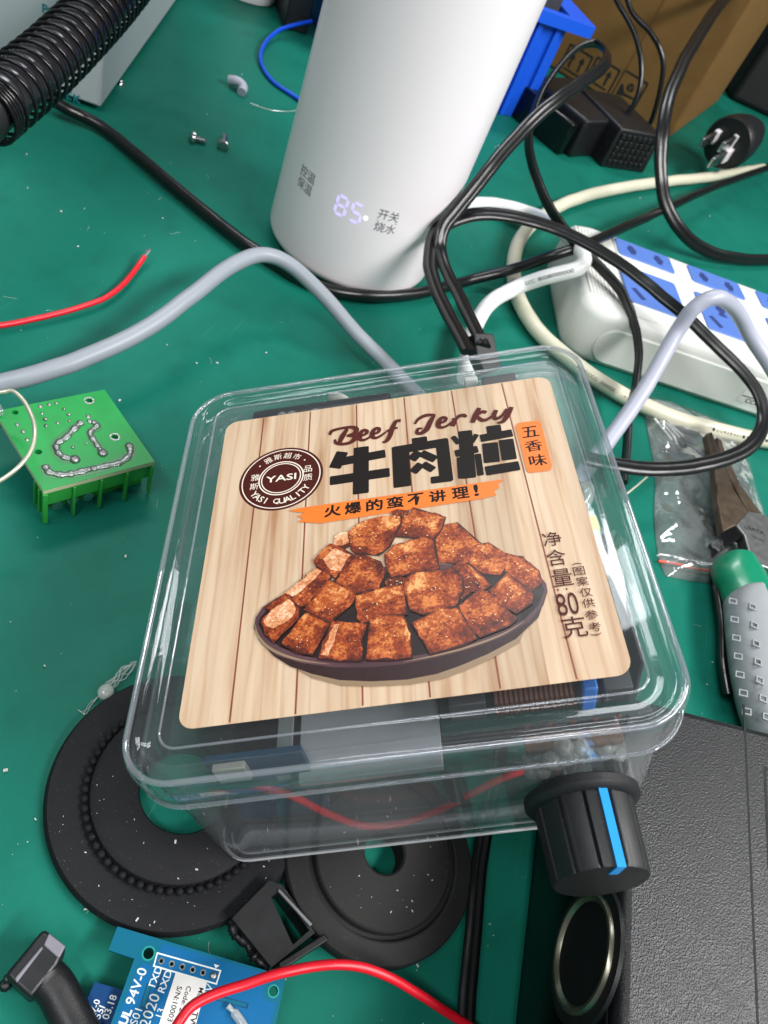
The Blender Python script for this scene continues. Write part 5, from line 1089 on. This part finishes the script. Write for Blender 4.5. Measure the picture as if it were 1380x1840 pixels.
mb = MB(); a2 = at(560, 75, 0); mb.box(frame(at(551, 66, 0), bx, z=(0, 0, 1)), -16, 0, 2, 60, 0, 58); tag(mb.build('black_block', K['black'], bevel=1), 'black block beside the blue bin, left of the white kettle', 'block')
# cardboard box
c1 = at(1198, 252, 0); c2 = at(1040, 214, 0); cfm = frame(c1, (.98, -.196, 0), z=(0, 0, 1))
cb_ = thing('cardboard_box', 'brown cardboard carton with printed handling marks behind the cables', 'carton', c1)
mb = MB(); mb.box(cfm, -230, 0, 0, 200, 0, 330); mb.build('carton', K['card'], cb_, bevel=2.5, seg=2)
cn = cfm.to_3x3() @ Vector((0, -1, 0))
cff = frame(c1, cfm.to_3x3() @ Vector((1, 0, 0)), z=cn)
def cl(px, py): q = cff.inverted() @ on_plane(px, py, c1, cn); return q.x, q.y
Z6 = lambda x, y: cl(880 + x / 2.76, y / 2.76)
mb = MB(); q1, q2 = Z6(690, 450), Z6(555, 385)
def frame_mark(c, s_, kind):
    x, y = c; mb.curve2d(cff, [rrect(x - s_, x + s_, y - s_, y + s_, 1, 2), rrect(x - s_ * .86, x + s_ * .86, y - s_ * .86, y + s_ * .86, 1, 2)[::-1]], .05, .12)
    if kind == 'hand':
        r = s_ * .34
        for k in range(3):
            a0 = R_(90 + 120 * k + 60); P = [(0, 0), (r * math.cos(a0), r * math.sin(a0)), (r * 1.0 * math.cos(a0 + R_(60)), r * math.sin(a0 + R_(60))), (r * math.cos(a0 + R_(120)), r * math.sin(a0 + R_(120)))]
            mx_ = sum(p[0] for p in P) / 4; my_ = sum(p[1] for p in P) / 4; mb.prism(cff, [(x + mx_ + (a - mx_) * .82, y + s_ * .2 + my_ + (b - my_) * .82) for a, b in P], .05, .12)
        mb.prism(cff, [(x - s_ * .7, y - s_ * .6), (x - s_ * .2, y - s_ * .45), (x + s_ * .6, y - s_ * .35), (x + s_ * .65, y - s_ * .2), (x - s_ * .2, y - s_ * .25), (x - s_ * .62, y + s_ * .2), (x - s_ * .72, y + s_ * .1)], .05, .12)
    else:
        for sg in (-.38, .38): mb.prism(cff, [(x + s_ * sg - s_ * .09, y - s_ * .35), (x + s_ * sg + s_ * .09, y - s_ * .35), (x + s_ * sg + s_ * .09, y + s_ * .25), (x + s_ * sg + s_ * .24, y + s_ * .25), (x + s_ * sg, y + s_ * .65), (x + s_ * sg - s_ * .24, y + s_ * .25), (x + s_ * sg - s_ * .09, y + s_ * .25)], .05, .12)
        mb.prism(cff, [(x - s_ * .65, y - s_ * .6), (x + s_ * .65, y - s_ * .6), (x + s_ * .65, y - s_ * .46), (x - s_ * .65, y - s_ * .46)], .05, .12)
hs_ = abs((Vector(Z6(690, 450)) - Vector(Z6(555, 385))).length) * .46
frame_mark(q1, hs_, 'hand'); frame_mark(q2, hs_, 'up')
q3 = (q2[0] + (q2[0] - q1[0]), q2[1] + (q2[1] - q1[1])); frame_mark(q3, hs_, 'up')
mb.build('handling_marks', K['ink'], cb_, smooth=0)
mb = MB(); mb.box(cfm, -60, -59, -.3, 0, 0, 330); mb.build('fold_line', mat('dark_card_edge', '#5f431f', .9), cb_)
# power bricks
def brick(p0, p1, w_, d_, h_): return gframe(p0, p1), (p1, w_, d_, h_)
f1_ = gframe((1022, 284), (1094, 280)); L1 = (at(1094, 280) - at(1022, 284)).length
br1 = thing('power_brick', 'smooth black power brick in front of the cardboard carton, the left of the pair', 'power brick', at(1030, 280, 0))
mb = MB(); mb.box(f1_, 0, L1, 0, 62, 0, 26, tx=1.5, ty=1.5); mb.build('case', K['black'], br1, bevel=1.8, seg=3)
mb = MB(); mb.box(f1_, -10, 0, 4, 58, 0, 22, tx=1); mb.build('end_cap', K['blackgloss'], br1, bevel=1.2)
f2_ = gframe((1078, 300), (1156, 312)); L2 = (at(1156, 312) - at(1078, 300)).length
br2 = thing('power_brick', 'ribbed black power brick in front of the cardboard carton, the right of the pair', 'power brick', at(1110, 300, 0))
mb = MB(); mb.box(f2_, 0, L2, 0, 60, 0, 28, tx=1.5, ty=1.5); mb.build('case', K['black'], br2, bevel=1.5, seg=3)
mb = MB()
for k in range(7):
    for j in range(5): mb.box(f2_, 4 + k * (L2 - 8) / 7, 4 + k * (L2 - 8) / 7 + (L2 - 8) / 7 - 1.2, -.5, .6, 3 + j * 4.6, 6.6 + j * 4.6)
mb.build('ribs', K['black'], br2, bevel=.3)
# black three-pin plug
pg = thing('three_pin_plug', 'black mains plug lying with three bare pins up, right of the carton', 'plug', at(1300, 300, 0))
pgf = frame(at(1318, 292, 16), at(1250, 250, 30) - at(1318, 292, 16), z=(0, -.35, 1))
D0 = (at(1319, 253, 34) - CAM).dot(cf)
def atd(px, py, d): return CAM + ray(px, py) * (d / FPX)
PINS = [(atd(1288, 244, D0 + 4), atd(1260, 257, D0 - 10)), (atd(1322, 252, D0), atd(1296, 264, D0 - 14)), (atd(1306, 279, D0 + 2), atd(1278, 292, D0 - 12))]
pax = (PINS[1][1] - PINS[1][0]).normalized(); pcn = (PINS[0][0] + PINS[1][0] + PINS[2][0]) / 3
pgf = frame(pcn - pax * 19, pax.orthogonal(), z=pax)
mb = MB(); mb.lathe(pgf, [(7, -36), (10, -29), (15, -14), (18, 0), (19, 10), (19, 17), (18, 19)], 40); mb.build('body', K['black'], pg, smooth=40)
for p0, p1 in PINS:
    a, b = p0, p1; fr = frame(a - pax * 2, (0, 0, 1), z=b - a)
    mb = MB(); mb.box(fr, -4.6, 4.6, -1.4, 1.4, 0, (b - a).length + 3, tx=.6, ty=.3); pn = mb.build('pin', K['steel'], pg, bevel=.5)
    mb = MB(); mb.box(fr, -5.0, 5.0, -1.9, 1.9, -2, 7.5); mb.build('pin_highlight', K['white'], pn, bevel=.5)  # light catching the metal at the pin base, put in as a white shell
# dark bag / box right of the carton, pale packet behind
dk = at(1330, 175, 0)
mb = MB(); mb.box(frame(at(1345, 205, 0), (1, .25, 0), z=(0, 0, 1)), -20, 300, 20, 260, 0, 170); tag(mb.build('dark_case', mat('dark_case_plastic', '#07090b', .7), bevel=6, seg=3), 'large dark case standing right of the cardboard carton', 'case')
# white cup at the top edge
cu = at(440, -6, 0); mb = MB(); cr_ = (at(487, -2, 0) - at(393, -10, 0)).length / 2
mb.lathe(Matrix.Translation(at(440, -14, 0)), [(cr_ * .8, 0), (cr_ * .95, .8), (cr_, 4), (cr_ * 1.02, 90), (cr_ * .96, 90), (cr_ * .93, 5), (cr_ * .4, 4)], 56); tag(mb.build('white_cup', K['white'], smooth=40), 'white round cup at the very top edge beside the gray case', 'cup')

# ================================================================ SMALL THINGS ON THE MAT
def screw(label, p, q):
    a, b = at(*p, 2.0), at(*q, 1.5); fr = frame(a, (b - a).orthogonal(), z=(b - a)); Ls_ = (b - a).length
    t = thing('small_screw', label, 'screw', Vector((a.x, a.y, 0)), 'loose screws on the mat')
    mb = MB(); mb.lathe(fr, [(.6, -2.2), (2.3, -2.0), (2.9, -1.2), (2.9, 0), (1.2, .1)], 18); mb.build('head', K['steel'], t)
    mb = MB(); mb.lathe(fr, [(1.35 + (.2 if k % 2 else 0), .1 + k * Ls_ / 16) for k in range(17)], 12); mb.build('thread', K['steel'], t)
screw('loose steel screw lying on its side with its head to the left', (349, 248), (369, 254)); screw('loose bright screw lying with its head towards the viewer', (401, 260), (404, 244))
mb = MB(); P = smooth_path([at(*p) for p in ((412, 144, 3), (422, 145, 4), (431, 149, 4), (437, 157, 3), (434, 166, 2))], 5); mb.tube(P, 2.6, 10); tag(mb.build('tube_scrap', K['lilac'], smooth=60), 'short curved offcut of pale tubing on the mat near the gray case', 'scrap')
mb = MB(); rz = random.Random(13); mb.ball(at(190, 1243, 2), 2.0, 12, 0, (1, 1.1, .8))
for k in range(9):
    P = [at(188 + rz.uniform(-4, 4), 1240 + rz.uniform(-4, 4), 2)]
    for j in range(1, 5): P.append(at(188 + j * 13 + rz.uniform(-9, 9), 1240 - j * 12 + rz.uniform(-8, 9), 1 + rz.uniform(0, 2.5)))
    mb.tube(smooth_path(P, 5), .11, 5)
for k in range(3): mb.tube(smooth_path([at(184, 1243, 1), at(172 - k * 4, 1255 + k * 6, .5), at(160 - k * 3, 1265 + k * 9, .3), at(150 - k * 5, 1285 - k * 5, .2)], 5), .1, 5)
tag(mb.build('glue_string', K['glue'], smooth=70), 'ball of hot glue trailing fine strings beside the left edge of the box', 'glue')
mb = MB(); mb.tube(smooth_path([at(*p, .4) for p in ((450, 185), (470, 193), (495, 199), (520, 200), (545, 196))], 5), .22, 5); tag(mb.build('fine_thread', K['glue'], smooth=70), 'fine pale thread on the mat left of the kettle', 'thread')
mb = MB(); mb.tube(smooth_path([at(*p, 5) for p in ((1125, 888), (1145, 872), (1172, 850), (1200, 838))], 5), .4, 6); tag(mb.build('thin_stick', K['cream'], smooth=70), 'thin cream wire end sticking out between the clear box and the bag', 'wire')
mb = MB(); rg = random.Random(31)
spots = [(118, 652), (165, 648), (478, 634), (353, 653), (390, 652), (292, 392), (435, 134), (372, 205), (152, 375), (50, 338), (140, 443), (48, 277), (10, 1385), (64, 1472), (154, 1634), (895, 262), (1150, 355), (890, 265), (750, 1735), (880, 1660), (225, 1000), (80, 1197), (1165, 415), (1275, 388), (215, 720), (300, 620), (1210, 1170), (1270, 1230), (1280, 1190), (110, 380)]
for p in spots:
    c = at(*p, .3); fr = Matrix.Translation(c) @ Matrix.Rotation(rg.uniform(0, 6), 4, 'Z') @ Matrix.Rotation(rg.uniform(-.5, .5), 4, 'X'); k = rg.uniform(.2, .5); mb.box(fr, -k, k, -k * rg.uniform(.3, .8), k * .4, -.1, .2 + .2 * k)
for k in range(200):
    p = (rg.uniform(0, 1380), rg.uniform(200, 1840)); c = at(*p, .08)
    if c.y > 700: continue
    s_ = rg.uniform(.05, .15); fr = Matrix.Translation(c) @ Matrix.Rotation(rg.uniform(0, 6), 4, 'Z'); mb.box(fr, -s_, s_, -s_ * .6, s_ * .5, -.05, .12)
for k in range(46):                                     # lint and hair
    p = (rg.uniform(0, 1380), rg.uniform(200, 1840)); c = at(*p, .1)
    if c.y > 600: continue
    a = rg.uniform(0, 6.3); P = [c]
    for j in range(4): a += rg.uniform(-.7, .7); P.append(P[-1] + Vector((math.cos(a), math.sin(a), 0)) * rg.uniform(.5, 1.4))
    mb.tube(smooth_path(P, 3), .035, 4)
o = mb.build('crumbs', mat('pale_crumb', '#c3ccc6', .6), smooth=0); tag(o, 'pale crumbs and dust specks scattered over the green mat', 'crumbs', kind='stuff')
mb = MB()
for c, r0, r1, zf in ((DC, 11, 20, 5.8), (DC, 23, 29, 3.7), (EC, 6, 16, 6.3)):
    for k in range(26):
        a = rg.uniform(0, 6.28); r = rg.uniform(r0, r1); s_ = rg.uniform(.05, .22) * (2 if rg.random() < .06 else 1)
        fr = Matrix.Translation((c.x + r * math.cos(a), c.y + r * math.sin(a), zf + .05)) @ Matrix.Rotation(rg.uniform(0, 6), 4, 'Z'); mb.box(fr, -s_ * rg.uniform(.6, 2), s_, -s_ * .5, s_ * .5, -.06, .1)
o = mb.build('disc_dust', mat('pale_dust', '#b9bcb8', .7), smooth=0); tag(o, 'pale dust flecks lying on the two black rubber discs', 'dust', kind='stuff')
